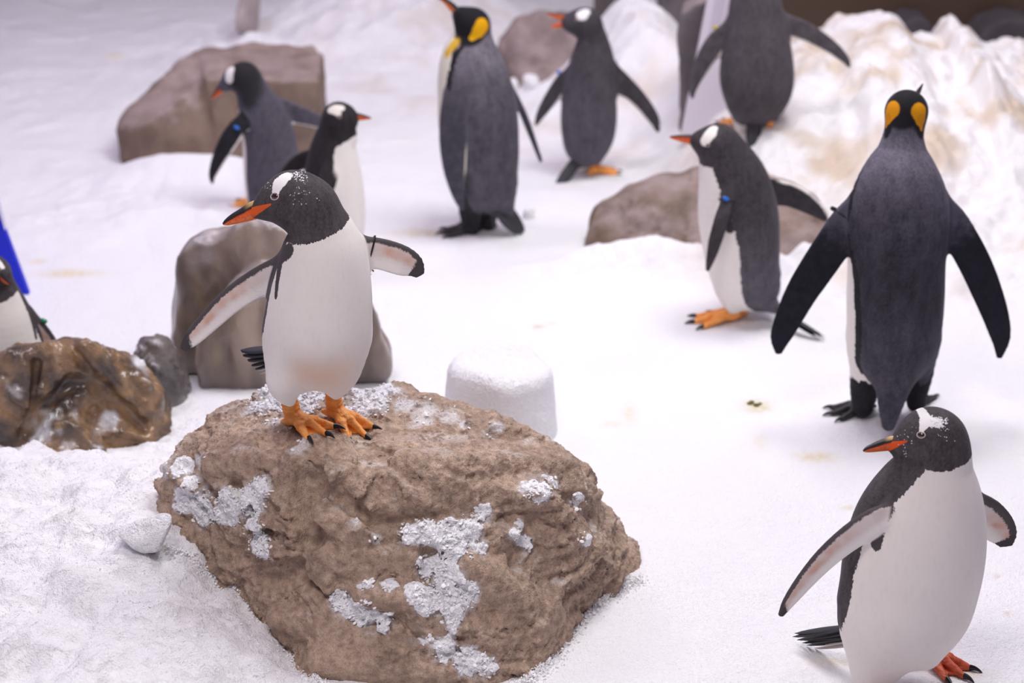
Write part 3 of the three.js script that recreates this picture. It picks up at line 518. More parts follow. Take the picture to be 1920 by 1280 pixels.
function makePenguin(S) {
  const base = S.stand ? march(S.stand, S.base[0], S.base[1]) : groundHit(S.base[0], S.base[1]);
  const z0 = base[2], P = (px, py, off = 0) => onZ(px, py, z0 - off), R = (r, p) => r / FPX * depthOf(p);
  const conv = (list) => list.map(([px, py, off, r, ...more]) => { const p = P(px, py, off); return [...p, R(r, p), ...more]; });
  const spine = chain(catmull(conv(S.spine), S.per ?? 4));
  const extra = (S.limbs ?? []).map((l) => chain(catmull(conv(l), 3)));
  const head = (S.head ?? []).map(([px, py, off, r]) => { const p = P(px, py, off); return [...p, R(r, p)]; });
  const wings = S.wings.map((w) => { const pts = catmull(conv(w.pts), 3).map((q) => [q[0], q[1], q[2], Math.max(q[3], 0.004)]); const b = blade(pts, norm3(w.under), S.thick ?? 0.0075, -(w.lead ?? 1)); b.spec = w; b.pts = pts; return b; });
  const torso = (x, y, z) => {
    let d = spine.d(x, y, z);
    for (const e of extra) d = smin(d, e.d(x, y, z), S.limbBlend ?? 0.05);
    for (const h of head) d = smin(d, len3(x - h[0], y - h[1], z - h[2]) - h[3], 0.02);
    return d;
  };
  const body = (x, y, z) => { let d = torso(x, y, z); for (const w of wings) d = smin(d, w.d(x, y, z), 0.022); return d; };
  const [lo, hi] = bounds([...catmull(conv(S.spine), 3), ...wings.flatMap((w) => w.pts), ...(S.limbs ?? []).flatMap(conv), ...head].flatMap((p) => [[p[0] - p[3], p[1] - p[3], p[2] - p[3]], [p[0] + p[3], p[1] + p[3], p[2] + p[3]]]), 0.02);
  // markings
  const onBody = (px, py) => march(torso, px, py) ?? P(px, py, 0);
  const marks = (S.marks ?? []).map((m) => { const a = onBody(m.a[0], m.a[1]), b = m.b ? onBody(m.b[0], m.b[1]) : a; return { a: m.through ? addS(a, m.through, 1) : a, b, r: R(m.r, a), r2: R(m.r2 ?? m.r, b), c: typeof m.c === 'string' ? lin(m.c) : m.c, soft: m.soft ?? 0.1, jag: m.jag ?? 0.25 }; });
  const front = norm3(S.front), neckN = S.neck ? norm3(S.neck.n) : null, neckP = S.neck ? onBody(...S.neck.at) : null;
  const black = S.black ?? GENTOO.black, white = S.white ?? GENTOO.white, grey = S.grey;
  const bodyColour = (x, y, z) => {
    const fine = noise(x * 340, y * 150, z * 340), feath = noise(x * 90, y * 28, z * 90), mid = fbm(x * 22, y * 14, z * 22, 2);
    spine.d(x, y, z); const edge = spine.val(4), ax = spine.axis(), T = spine.dir(), gl = !grey ? 0 : S.fade ? sstep(S.fade[1], S.fade[0], y - base[1]) : spine.val(5); let rad = sub([x, y, z], ax); rad = addS(rad, T, -dot(rad, T)); const rl = len3(...rad) || 1e-6;
    const fr = norm3(addS(front, T, -dot(front, T)));
    const ang = Math.acos(clamp(dot(rad, fr) / rl, -1, 1)) * 57.3 + feath * 1.6 + fine * 1.8;
    let c, isWhite = ang < edge && !(S.king && y - base[1] < 0.125 + 0.01 * feath);
    if (neckN) { const dn = (x - neckP[0]) * neckN[0] + (y - neckP[1]) * neckN[1] + (z - neckP[2]) * neckN[2]; if (dn > 0.002 * feath + 0.0028 * fine + 0.004 * mid) isWhite = false; }
    if (isWhite) { c = mix3(white, [0.75, 0.70, 0.67], clamp(0.1 + 0.5 * feath * feath + 0.25 * mid, 0, 0.35)); }
    else {
      c = black;
      if (grey) {
        c = mix3(black, grey, clamp(gl + 0.12 * mid, 0, 1));
        if (S.king && ang < edge + 12) c = mix3(c, KING.black, 0.85);
      }
      c = c.map((v) => v * clamp(1 + 0.5 * fine + 0.25 * feath + 0.35 * mid, 0.4, 2.2));
    }
    for (const m of marks) {
      const ab = sub(m.b, m.a), l2 = dot(ab, ab), t = l2 < 1e-9 ? 0 : clamp(((x - m.a[0]) * ab[0] + (y - m.a[1]) * ab[1] + (z - m.a[2]) * ab[2]) / l2, 0, 1), r = lerp(m.r, m.r2, t);
      const d = len3(x - m.a[0] - ab[0] * t, y - m.a[1] - ab[1] * t, z - m.a[2] - ab[2] * t) / r + m.jag * (0.35 * noise(x * 150, y * 150, z * 150) + 0.65 * fine);
      const k = sstep(1 + m.soft, 1 - m.soft, d); if (k > 0) c = mix3(c, m.c, k);
    }
    return c;
  };
  const wingColour = (w, x, y, z) => {
    const fine = noise(x * 260, y * 200, z * 260), mid = noise(x * 45, y * 45, z * 45), s = w.spec, dark = s.dark ?? black;
    const u = w.u + 0.02 * fine, q = w.w + 0.08 * fine + 0.06 * mid;
    if (w.s > 0) { // underside
      if (S.king) return u > 0.86 || q > 0.8 ? dark : white;
      let c = mix3([0.74, 0.66, 0.63], [0.86, 0.82, 0.79], sstep(0.1, -0.6, q));
      c = mix3(c, [0.62, 0.31, 0.2], clamp((s.pink ?? 0.75) * sstep(0.55, 0.1, Math.abs(q - 0.3)) * (0.7 + 0.7 * mid) * sstep(0.2, 0.45, u), 0, 0.85));
      c = mix3(c, dark, sstep(s.rim ?? 0.62, (s.rim ?? 0.62) + 0.14, q + 0.18 * sstep(0.5, 0.9, u)) * 0.97);
      return mix3(c, dark, sstep(s.tip ?? 0.87, (s.tip ?? 0.87) + 0.05, u + 0.05 * q));
    }
    let c = dark.map((v) => v * clamp(1 + 0.3 * fine + 0.3 * mid, 0.5, 1.6));
    if (s.rootGrey) c = mix3(c, s.rootGrey, sstep(0.32, 0.12, w.u + 0.06 * mid + 0.05 * fine));
    if (!S.king) c = mix3(c, white, sstep(-0.78, -0.9, q) * sstep(0.15, 0.25, u) * sstep(0.95, 0.85, u));
    return c;
  };
  const colour = (x, y, z) => {
    const dt = torso(x, y, z); let near = null, dn = 1e9; for (const w of wings) { const d = w.d(x, y, z); if (d < dn) { dn = d; near = w; } }
    const b = bodyColour(x, y, z); if (!near || dn > dt + 0.008) return b;
    near.d(x, y, z); const k = sstep(0.006, -0.004, dn - dt); return mix3(b, wingColour(near, x, y, z), k);
  };
  const m = colourMesh(meshField(body, lo, hi, S.cell, 1.25), colour, S.rounds ?? 2);
  const t = thing(S.name, S.label, 'penguin', base, S.group);
  const local = (g) => { g.translate(-base[0], -base[1], -base[2]); return g; };
  const [ux, uz] = [base[0], base[2]]; part(t, 'body', local(toGeometry(m, (x, y, z) => [Math.atan2(x - ux, z - uz) * 0.1, y])), M.feather);
  // beak: a curved loft, black along the top and at the tip, orange along the sides
  for (const bk of S.beaks ?? []) {
    const pts = catmull(bk.pts.map(([px, py, off, r]) => { const p = P(px, py, off); return [...p, R(r, p)]; }), 6), n = pts.length - 1, SEG = 20, Pp = [], Nn = [], idx = [], info = [];
    const axis = norm3(sub(pts[n], pts[0])), side = norm3(cross(axis, norm3(bk.up ?? [0, 1, 0]))), up = norm3(cross(side, axis)), flat = bk.flat ?? 0.62;
    for (let j = 0; j <= n; j++) for (let i = 0; i < SEG; i++) {
      const a = i / SEG * 6.2831853, ca = Math.cos(a), sa = Math.sin(a), r = pts[j][3]; const q = addS(addS(pts[j], side, ca * r * flat), up, sa * r * (sa > 0 ? 1.05 : 0.95));
      Pp.push(q[0], q[1], q[2]); Nn.push(...norm3(addS(side.map((v) => v * ca / flat), up, sa))); info.push([j / n, sa, ca]);
    }
    for (let j = 0; j < n; j++) for (let i = 0; i < SEG; i++) { const a = j * SEG + i, b = j * SEG + (i + 1) % SEG; idx.push(a, b + SEG, b, a, a + SEG, b + SEG); }
    const topC = bk.top ?? [0.02, 0.018, 0.02], sideC = bk.side ?? lin('#d9501c'), frac = (x, y, z) => { const v = sub([x, y, z], pts[0]), L = dot(sub(pts[n], pts[0]), axis), u = clamp(dot(v, axis) / L, 0, 1), j = clamp(Math.round(u * n), 0, n); return { u, e: dot(sub([x, y, z], pts[j]), up) / Math.max(pts[j][3], 1e-4) }; };
    const mm = colourMesh({ P: Pp, N: Nn, idx }, (x, y, z) => {
      const { u, e } = frac(x, y, z), k = noise(x * 200, y * 200, z * 200);
      let c = mix3(sideC, lin('#f0873a'), clamp(0.25 - 0.5 * e + 0.5 * k, 0, 0.6)); const lim = bk.limit ?? 0.45;
      c = mix3(c, topC, sstep(lim - 0.06, lim + 0.06, e + 0.07 * k)); if (bk.tan) c = mix3(c, lin('#c7a268'), sstep(0.62, 0.8, e) * sstep(0.5, 0.3, u) * sstep(0.02, 0.1, u));
      if (Math.abs(e + 0.12) < 0.07 && u < 0.9) c = c.map((v) => v * 0.82);
      return mix3(c, topC, sstep(bk.tip ?? 0.9, (bk.tip ?? 0.9) + 0.06, u + 0.12 * e));
    }, 2);
    part(t, bk.name ?? 'beak', local(toGeometry(mm)), M.horn);
  }
  for (const e of S.eyes ?? []) {
    const p = onBody(e[0], e[1]), n = gradient(torso, ...p, 0.004), r = R(e[2], p);
    const fr = new THREE.Matrix4().lookAt(new THREE.Vector3(...n), new THREE.Vector3(), new THREE.Vector3(0, 1, 0)).multiply(new THREE.Matrix4().makeRotationZ((e[3] ?? 0) * Math.PI / 180)), seat = (k) => fr.clone().setPosition(new THREE.Vector3(...addS(p, n, k * r)));
    const g = new THREE.SphereGeometry(r, 24, 16); g.scale(1, 0.72, 0.55); g.applyMatrix4(seat(-0.16)); part(t, 'eye', local(g), M.eye);
    const ring = new THREE.TorusGeometry(r * 1.0, r * 0.115, 8, 28); ring.scale(1, 0.74, 1); ring.applyMatrix4(seat(0)); part(t, 'eye_rim', local(ring), M.eyeRing);
  }
  // feet: [px, py] of the ankle on the ground, heading in degrees (0 towards the viewer, 90 to the right), height above the ground
  for (const f of S.feet ?? []) {
    const surf = S.stand ?? groundField; let p = march(surf, f.at[0], f.at[1]); if (f.off) p = addS(P(f.at[0], f.at[1], f.off), [0, 1, 0], 0);
    const a = f.turn * Math.PI / 180, fwd0 = [Math.sin(a), 0, Math.cos(a)];
    // lean the sole to the slope under it
    const drop = (q) => { let y = q[1] + 0.08; for (let i = 0; i < 200; i++) { const d = surf(q[0], y, q[2]); if (d < 0.0006) break; y -= Math.max(d * 0.7, 0.0008); } return [q[0], y, q[2]]; };
    let fwd = fwd0, up = [0, 1, 0];
    if (!f.flat) { const q = drop(p), tip = drop(addS(q, fwd0, 0.07)), sd = [Math.cos(a), 0, -Math.sin(a)], s1 = drop(addS(addS(q, fwd0, 0.04), sd, 0.03)), s2 = drop(addS(addS(q, fwd0, 0.04), sd, -0.03)); fwd = norm3(sub(tip, q)); if (Math.abs(fwd[1]) > 0.45) fwd = norm3([fwd0[0], Math.sign(fwd[1]) * 0.45, fwd0[2]]); up = norm3(cross(fwd, norm3(sub(s1, s2)))); if (up[1] < 0.75) up = norm3(addS(up, [0, 1, 0], 1)); p = q; }
    const right = norm3(cross(up, fwd)); up = norm3(cross(fwd, right)); const sc = f.scale ?? 1;
    const foot = part(t, 'foot', FOOT[S.footColour ?? 'orange'], M.skin);
    foot.applyMatrix4(basis(right, up, fwd, addS(sub(p, base), up, f.lift ?? -0.002))); foot.scale.setScalar(sc);
    FOOT.tips.forEach((q, i) => { const c = part(foot, 'claw', FOOT.claw, M.claw); c.scale.setScalar(1.25); c.position.set(q[0], q[1] + 0.001, q[2] + 0.003); c.rotation.y = [-0.42, 0, 0.42][i]; });
  }
  if (S.tail) {
    const { root, tips, roots } = S.tail, n = S.tail.count ?? 7, a0 = P(...tips[0]), a1 = P(...tips[1]), r0 = P(...(roots ? roots[0] : root)), r1 = P(...(roots ? roots[1] : root)), rr = mulberry(root ? root[0] : roots[0][0]);
    for (let i = 0; i < n; i++) {
      const k = n > 1 ? i / (n - 1) : 0.5, rt = mix3(r0, r1, k), tp = mix3(a0, a1, k), bulge = S.tail.bulge ?? 0.12; let v = sub(tp, rt); v = v.map((q) => q * (1 + bulge * Math.sin(k * Math.PI) - bulge * 0.5 + 0.08 * (rr() - 0.5)));
      const L = len3(...v), fz = norm3(v), fx = norm3(cross(norm3(S.tail.up ?? [0, 1, 0]), fz)), fy = cross(fz, fx);
      const f = part(t, 'tail_feather', S.tail.pale && i >= n - S.tail.pale ? PALE_FEATHER : FEATHER, M.quill); const w = S.tail.wide ?? 1;
      f.applyMatrix4(basis(fx.map((q) => q * w), fy.map((q) => q * w), fz.map((q) => q * L), sub(addS(rt, fy, 0.004 * (i % 2)), base)));
    }
  }
  for (const b of S.bands ?? []) {
    const f = wings[b.wing].frame(b.u), n = 28, th = 0.011, pts = []; for (let i = 0; i < n; i++) { const a = i / n * 6.2831853; pts.push(new THREE.Vector3(...addS(addS(f.p, f.W, Math.cos(a) * (f.hw + 0.003)), f.N, Math.sin(a) * th))); }
    const g = new THREE.TubeGeometry(new THREE.CatmullRomCurve3(pts, true), 48, 0.0022, 8, true); const band = part(t, 'flipper_band', local(g), M.band, 'cable tie around the flipper');
    const kp = addS(addS(f.p, f.W, (b.side ?? 1) * (f.hw + 0.004)), f.N, b.out ?? 0);
    if (b.bead) { const s = new THREE.CapsuleGeometry(0.0065, 0.008, 6, 12); s.rotateZ(1.1); s.translate(...kp); part(band, 'bead', local(s), b.bead, b.beadLabel); }
    if (b.knot) { const k1 = new THREE.DodecahedronGeometry(0.007, 1); k1.translate(...kp); const k2 = new THREE.CylinderGeometry(0.0022, 0.0018, 0.035, 8); k2.rotateZ(-1.25); k2.translate(kp[0] + 0.0, kp[1] + 0.003, kp[2] + 0.004); const k3 = new THREE.CylinderGeometry(0.002, 0.0015, 0.03, 8); k3.rotateZ(0.6); k3.translate(kp[0] + 0.008, kp[1] + 0.004, kp[2]); part(band, 'knot', local(mergeGeometries([k1, k2.toNonIndexed(), k3.toNonIndexed()])), M.band); }
    if (b.tag) { const k = new THREE.CylinderGeometry(0.0016, 0.0012, 0.034, 8); k.rotateZ(-0.75); k.translate(kp[0] + 0.0, kp[1] - 0.022, kp[2] + 0.012); part(band, 'band_end', local(k), tint(0xe6e2e2, 0.4)); }
  }
  if (S.specks) { // grains of snow caught in the head feathers
    const r = mulberry(S.specks.seed), gs = [];
    for (const [px, py, rx, ry, n, size] of S.specks.at) for (let i = 0; i < n; i++) {
      const a = r() * 6.2831853, q = Math.sqrt(-Math.log(1 - r() * 0.95)) * 0.6, hit = march(torso, px + Math.cos(a) * q * rx, py + Math.sin(a) * q * ry); if (!hit) continue;
      const g = new THREE.IcosahedronGeometry((0.0007 + 0.0011 * r()) * (size ?? 1), 0); g.scale(1, 0.7 + r() * 0.6, 1); g.rotateX(r() * 3); g.translate(...hit); gs.push(g);
    }
    const o = part(t, 'snow_grains', local(mergeGeometries(gs)), M.flake); o.userData.kind = 'stuff';
  }
  return { thing: t, torso, body, base };
}
const BEAD = { blue: tint(0x1d6fd0, 0.35), green: tint(0x12905a, 0.35), yellow: tint(0xc9b81e, 0.35), purple: tint(0x9a1f7a, 0.4) };
const PENGUINS = [
  { // on the big rock, head turned to its right
    name: 'gentoo_penguin', label: 'white-bellied gentoo penguin with open flippers standing on the large sandy rock', base: [600, 812], stand: rockField, cell: 0.0034, rounds: 3, per: 8,
    front: [0.36, 0, 0.93], neck: { at: [612, 446], n: [-0.30, 0.93, 0.12] },
    spine: [[587, 656, 0.02, 64, 113], [590, 640, 0.02, 88, 113], [594, 620, 0.01, 97, 98], [597, 600, 0, 101, 94], [602, 545, 0, 95, 94], [607, 490, 0, 83, 90], [607, 455, 0, 68, 95], [598, 425, 0, 58, 100], [580, 395, 0, 56, 100], [556, 372, 0, 52, 100]],
    head: [[545, 371, 0, 46], [516, 377, 0, 30], [497, 389, 0, 17], [575, 385, 0, 54]],
    limbs: [[[555, 640, 0, 56], [545, 690, -0.02, 46], [534, 716, -0.03, 34], [538, 738, -0.03, 21], [543, 750, -0.03, 12]], [[632, 640, 0, 56], [632, 688, -0.01, 45], [633, 708, -0.02, 32], [631, 728, -0.01, 19], [630, 738, -0.01, 11]], [[530, 378, 0, 36], [508, 385, 0, 25], [490, 392, 0, 17.5], [474, 398, 0, 11], [464, 402, 0, 7]]],
    limbBlend: 0.035,
    wings: [{ pts: [[545, 500, 0.0, 24], [515, 513, 0.01, 28], [472, 537, 0.03, 27], [430, 566, 0.03, 24], [388, 606, 0.03, 20], [360, 634, 0.02, 16], [345, 652, 0.02, 8]], under: [0.0, 0.15, 1], lead: -1, rim: 0.55, tip: 0.83 },
      { pts: [[665, 465, 0.03, 25], [695, 472, 0.04, 29], [725, 479, 0.04, 30], [755, 489, 0.03, 29], [775, 500, 0.03, 23], [786, 513, 0.03, 11]], under: [-0.1, 0.15, 1], lead: 1, rim: 0.62, tip: 0.77 }],
    marks: [{ a: [528, 478], b: [517, 556], r: 12, r2: 5, c: GENTOO.black, soft: 0.08 }, { a: [540, 470], b: [522, 490], r: 16, r2: 14, c: GENTOO.black, soft: 0.08 }, { a: [465, 401], b: [507, 383], r: 11.5, r2: 1.8, c: '#e0602a', soft: 0.1, jag: 0.1 }, { a: [517, 358], b: [523, 342], r: 9, r2: 15, c: [0.88, 0.87, 0.86], soft: 0.06 }, { a: [525, 340], b: [536, 330], r: 15, r2: 13, c: [0.88, 0.87, 0.86], soft: 0.06 }, { a: [612, 706], b: [585, 700], r: 46, r2: 38, c: [0.80, 0.60, 0.48], soft: 0.99, jag: 0.05 }],
    beaks: [{ pts: [[506, 386, 0, 10], [490, 390, 0, 17], [474, 396, 0, 17.5], [456, 404, 0, 14], [438, 411, 0, 10.5], [425, 417, 0, 6.5], [418, 420, 0, 2]], up: [-0.3, 1, 0], limit: 0.45, tan: true, tip: 0.93 }],
    eyes: [[515, 368, 9, 16]],
    feet: [{ at: [556, 800], turn: 48, scale: 1.12 }, { at: [630, 784], turn: 50, scale: 1.08 }],
    tail: { roots: [[512, 655, 0.04], [512, 692, 0.04]], tips: [[450, 656, 0.12], [488, 700, 0.1]], count: 11, up: [0.3, 1, 0.6], pale: 2, wide: 1.9 },
    bands: [{ wing: 1, u: 0.2, knot: true, tag: true, side: 1 }], specks: { seed: 5, at: [[562, 330, 22, 12, 46, 1.1], [556, 326, 12, 7, 22, 1.3], [565, 365, 40, 30, 30, 0.8], [500, 350, 18, 18, 16, 0.7], [620, 455, 2, 2, 1, 1]] },
  },
  { // front right, walking, head turned to its right
    name: 'gentoo_penguin', label: 'white-bellied gentoo penguin walking on snow at the lower right corner', base: [1690, 1288], cell: 0.0034, rounds: 3, per: 8,
    front: [0.62, 0, 0.78], neck: { at: [1745, 884], n: [-0.08, 0.98, 0.14] },
    spine: [[1665, 1165, 0.02, 72, 104], [1675, 1150, 0.02, 98, 103], [1688, 1135, 0.01, 112, 101], [1699, 1120, 0, 124, 104], [1711, 1060, 0, 131, 103], [1722, 1000, 0, 126, 97], [1736, 945, 0, 105, 80], [1750, 895, 0, 76, 70], [1757, 862, 0, 64, 80], [1752, 826, 0, 58, 100]],
    head: [[1744, 820, 0, 54], [1716, 828, 0, 37], [1701, 835, 0, 22], [1755, 835, 0, 59]],
    limbs: [[[1725, 1120, -0.02, 84], [1735, 1172, -0.05, 46], [1738, 1206, -0.07, 26], [1736, 1232, -0.07, 18]], [[1668, 1150, -0.01, 88], [1652, 1205, -0.02, 66], [1640, 1255, -0.02, 46], [1632, 1290, -0.01, 30], [1630, 1315, -0.01, 18]], [[1728, 826, 0, 42], [1706, 832, 0, 28], [1690, 835, 0, 18], [1674, 836, 0, 11], [1662, 837, 0, 6]]],
    limbBlend: 0.04,
    wings: [{ pts: [[1664, 958, -0.075, 14], [1640, 975, -0.095, 25], [1600, 1003, -0.085, 27], [1552, 1043, -0.06, 24], [1512, 1086, -0.04, 19], [1480, 1127, -0.03, 13], [1465, 1151, -0.03, 6]], under: [0.25, 0.25, 1], lead: -1, rim: 0.68, tip: 0.86, pink: 0.6 },
      { pts: [[1815, 945, 0.04, 34], [1842, 962, 0.07, 38], [1865, 984, 0.09, 36], [1880, 1004, 0.1, 28], [1886, 1020, 0.1, 14]], under: [-0.35, 0.2, 1], lead: 1, rim: 0.5, tip: 0.78 }],
    marks: [{ a: [1660, 955], b: [1643, 1022], r: 20, r2: 11, c: GENTOO.black, soft: 0.08 }, { a: [1664, 837], b: [1700, 827], r: 9.5, r2: 1.5, c: '#dd5826', soft: 0.1, jag: 0.1 }, { a: [1728, 807], b: [1735, 791], r: 5, r2: 12, c: [0.88, 0.87, 0.86], soft: 0.06 }, { a: [1736, 788], b: [1757, 792], r: 13, r2: 11, c: [0.88, 0.87, 0.86], soft: 0.06, jag: 0.5 }, { a: [1737, 786], b: [1724, 766], r: 11, r2: 7, c: [0.88, 0.87, 0.86], soft: 0.06 }],
    beaks: [{ pts: [[1698, 826, 0, 8], [1684, 829, 0, 14], [1668, 832, 0, 14], [1650, 836, 0, 11.5], [1635, 840, 0, 8.5], [1624, 843, 0, 5.5], [1618, 845, 0, 1.5]], up: [-0.12, 1, 0], limit: 0.42, tan: true, tip: 0.94 }],
    eyes: [[1727, 815, 8, 6]], footColour: 'coral',
    feet: [{ at: [1737, 1238], turn: 42, scale: 1.15 }, { at: [1632, 1318], turn: 25, scale: 1.0 }],
    tail: { roots: [[1590, 1175, 0.08], [1600, 1212, 0.06]], tips: [[1484, 1190, 0.2], [1530, 1218, 0.18]], count: 10, up: [0.2, 1, 0.7], pale: 3, wide: 1.15 },
    specks: { seed: 9, at: [[1768, 792, 18, 11, 56, 1.1], [1755, 788, 16, 10, 26, 1.2], [1700, 815, 26, 26, 16, 0.7], [1770, 810, 28, 28, 16, 0.7], [1695, 850, 14, 14, 6, 0.8]] },
  },
  { // king penguin seen from behind
    name: 'king_penguin', label: 'king penguin seen from behind with orange neck patches and lowered flippers', base: [1672, 786], cell: 0.0042, rounds: 2, king: true, black: [0.034, 0.033, 0.045], grey: [0.17, 0.155, 0.2], footColour: 'dark',
    front: [-0.3, 0, -0.95],
    spine: [[1672, 668, -0.02, 56, 74, 0.2], [1674, 645, 0, 78, 92, 0.2], [1677, 610, 0, 88, 99, 0.15], [1679, 555, 0, 91, 98, 0.08], [1681, 490, 0, 91, 90, 0.02], [1683, 430, 0, 95, 74, 0.1], [1685, 385, 0, 92, 70, 0.35], [1687, 340, 0.01, 73, 60, 0.75], [1690, 300, 0.02, 51, 50, 0.8], [1693, 262, 0.03, 39, 45, 0.62], [1697, 232, 0.04, 37, 0, 0.4], [1699, 212, 0.05, 37, 0, 0.05]],
    head: [[1700, 207, 0.06, 38], [1704, 203, 0.1, 30]],
    limbs: [[[1640, 640, 0.01, 50], [1626, 695, 0.02, 33], [1619, 735, 0.02, 25], [1618, 762, 0.02, 20]], [[1712, 640, 0.01, 48], [1720, 695, 0.03, 31], [1718, 735, 0.03, 22], [1718, 755, 0.03, 18]], [[1674, 650, -0.03, 62], [1675, 690, -0.07, 48], [1674, 725, -0.11, 33], [1669, 765, -0.14, 22], [1666, 795, -0.15, 13]]],
    limbBlend: 0.03,
    wings: [{ pts: [[1615, 385, 0, 26], [1590, 412, -0.01, 31], [1562, 458, -0.02, 34], [1530, 506, -0.03, 33], [1502, 550, -0.03, 30], [1477, 600, -0.02, 25], [1463, 634, -0.02, 19], [1460, 660, -0.02, 7]], under: [0.2, 0, -1], lead: 1, dark: [0.014, 0.014, 0.022], rootGrey: [0.1, 0.095, 0.125] },
      { pts: [[1755, 380, 0, 24], [1784, 412, -0.01, 28], [1806, 452, -0.02, 31], [1830, 498, -0.02, 31], [1850, 545, -0.02, 29], [1868, 595, -0.02, 25], [1877, 635, -0.01, 19], [1874, 668, -0.01, 6]], under: [-0.2, 0, -1], lead: -1, dark: [0.014, 0.014, 0.022], rootGrey: [0.09, 0.085, 0.115] }],
    marks: [{ a: [1700, 200], b: [1692, 205], r: 46, r2: 38, c: KING.black, soft: 0.12, jag: 0.05 }, { a: [1666, 228], b: [1662, 252], r: 14, r2: 8, c: KING.black, soft: 0.3 }, { a: [1722, 228], b: [1728, 252], r: 16, r2: 9, c: KING.black, soft: 0.3 }, { a: [1671, 206], b: [1664, 222], r: 18, r2: 12, c: '#dd9410', soft: 0.08, jag: 0.06 }, { a: [1664, 222], b: [1661, 236], r: 10, r2: 4, c: '#cf8812', soft: 0.15, jag: 0.06 }, { a: [1725, 210], b: [1727, 224], r: 18, r2: 13, c: '#e09a0c', soft: 0.08, jag: 0.06 }, { a: [1727, 224], b: [1728, 242], r: 11, r2: 4, c: '#d38d10', soft: 0.15, jag: 0.06 }],
    beaks: [{ pts: [[1712, 192, 0.1, 9], [1717, 182, 0.14, 6.5], [1723, 170, 0.2, 4.5], [1730, 158, 0.26, 1.5]], limit: -1.2, tip: 2, side: [0.03, 0.028, 0.03], flat: 0.9 }],
    feet: [{ at: [1622, 772], turn: -78, scale: 1.1 }, { at: [1718, 765], turn: 160, scale: 1.05 }],
    tail: { roots: [[1655, 745, -0.1], [1684, 745, -0.1]], tips: [[1658, 802, -0.15], [1672, 804, -0.15]], count: 5, up: [0, 0.3, 1] },
    bands: [{ wing: 0, u: 0.14, side: -1, bead: M.band }],
  },
  { // side view, facing left
    name: 'gentoo_penguin', label: 'gentoo penguin in profile facing left with a blue flipper bead beside the tan rock', base: [1385, 600], cell: 0.0045, rounds: 2, black: [0.052, 0.046, 0.051], grey: [0.105, 0.098, 0.118], fade: [0.1, 0.5],
    front: [-1, 0, 0.12], neck: { at: [1318, 311], n: [-0.1, 0.98, 0] },
    spine: [[1406, 536, 0, 46, 62], [1400, 520, 0, 58, 64], [1394, 496, 0, 67, 72], [1389, 450, 0, 73, 76], [1384, 399, 0, 75, 70], [1377, 350, 0, 67, 58], [1366, 313, 0, 55, 50], [1355, 288, 0, 44, 60], [1346, 272, 0, 36, 60]],
    head: [[1344, 271, 0, 34], [1326, 267, 0, 23], [1312, 264, 0, 14], [1352, 275, 0, 37]],
    limbs: [[[1380, 535, -0.02, 38], [1374, 560, -0.03, 22], [1374, 574, -0.03, 14]], [[1395, 540, 0.04, 34], [1390, 565, 0.05, 18], [1390, 578, 0.05, 12]], [[1420, 530, 0, 44], [1432, 558, -0.02, 24], [1452, 576, -0.05, 12]], [[1344, 270, 0, 32], [1322, 266, 0, 20], [1307, 263, 0, 12], [1297, 262, 0, 6]]],
    limbBlend: 0.03,
    wings: [{ pts: [[1368, 352, -0.09, 10], [1362, 376, -0.12, 13], [1352, 411, -0.15, 15], [1341, 448, -0.16, 14], [1333, 480, -0.16, 10], [1327, 505, -0.16, 4]], under: [0.35, 0, -1], lead: -1 },
      { pts: [[1420, 352, 0.08, 24], [1450, 360, 0.1, 26], [1482, 366, 0.12, 23], [1512, 381, 0.13, 19], [1534, 397, 0.14, 13], [1547, 411, 0.14, 5]], under: [0.1, 0, -1], lead: 1 }],
    marks: [{ a: [1322, 264], b: [1332, 250], r: 10, r2: 12, c: [0.84, 0.8, 0.75], soft: 0.1, jag: 0.1 }, { a: [1332, 250], b: [1337, 241], r: 12, r2: 9, c: [0.84, 0.8, 0.75], soft: 0.1, jag: 0.1 }, { a: [1356, 395], b: [1368, 430], r: 13, r2: 8, c: [0.048, 0.042, 0.047], soft: 0.15 }],
    beaks: [{ pts: [[1308, 264, 0, 8], [1296, 262, 0, 10], [1282, 260, 0, 8], [1266, 258, 0, 5], [1256, 257, 0, 2]], limit: 0.5, tip: 0.97 }],
    eyes: [[1327, 272, 4]],
    feet: [{ at: [1368, 603], turn: -80, scale: 1.25, flat: true }, { at: [1384, 594], turn: -84, scale: 1.0, flat: true }],
    tail: { roots: [[1446, 570, -0.05], [1440, 578, -0.02]], tips: [[1548, 632, -0.17], [1530, 634, -0.15]], count: 6, up: [0.3, 1, 0], wide: 1.4 },
    bands: [{ wing: 0, u: 0.2, bead: BEAD.blue, beadLabel: 'blue bead', side: 0, out: -0.014 }],
  },
  { // king penguin at the back
    name: 'king_penguin', label: 'king penguin at the back with raised bill and yellow chest edge', base: [893, 437], cell: 0.005, rounds: 2, king: true, black: [0.06, 0.056, 0.072], grey: [0.21, 0.195, 0.225], footColour: 'dark', thick: 0.009,
    front: [-0.86, 0, -0.5], white: [0.84, 0.8, 0.66],
    spine: [[912, 352, 0, 44, 60, 0.25], [911, 342, 0, 52, 62, 0.25], [909, 322, 0, 61, 66, 0.22], [905, 294, 0, 68, 68, 0.2], [900, 257, 0, 73, 70, 0.18], [896, 220, 0, 75, 70, 0.2], [893, 184, 0, 72, 70, 0.3], [887, 147, 0, 66, 74, 0.5], [882, 110, 0, 54, 80, 0.8], [887, 76, 0, 37, 30, 0.7], [887, 50, 0, 32, 0, 0.2]],
    head: [[886, 46, 0, 31], [870, 34, 0, 19], [860, 25, 0, 11]],
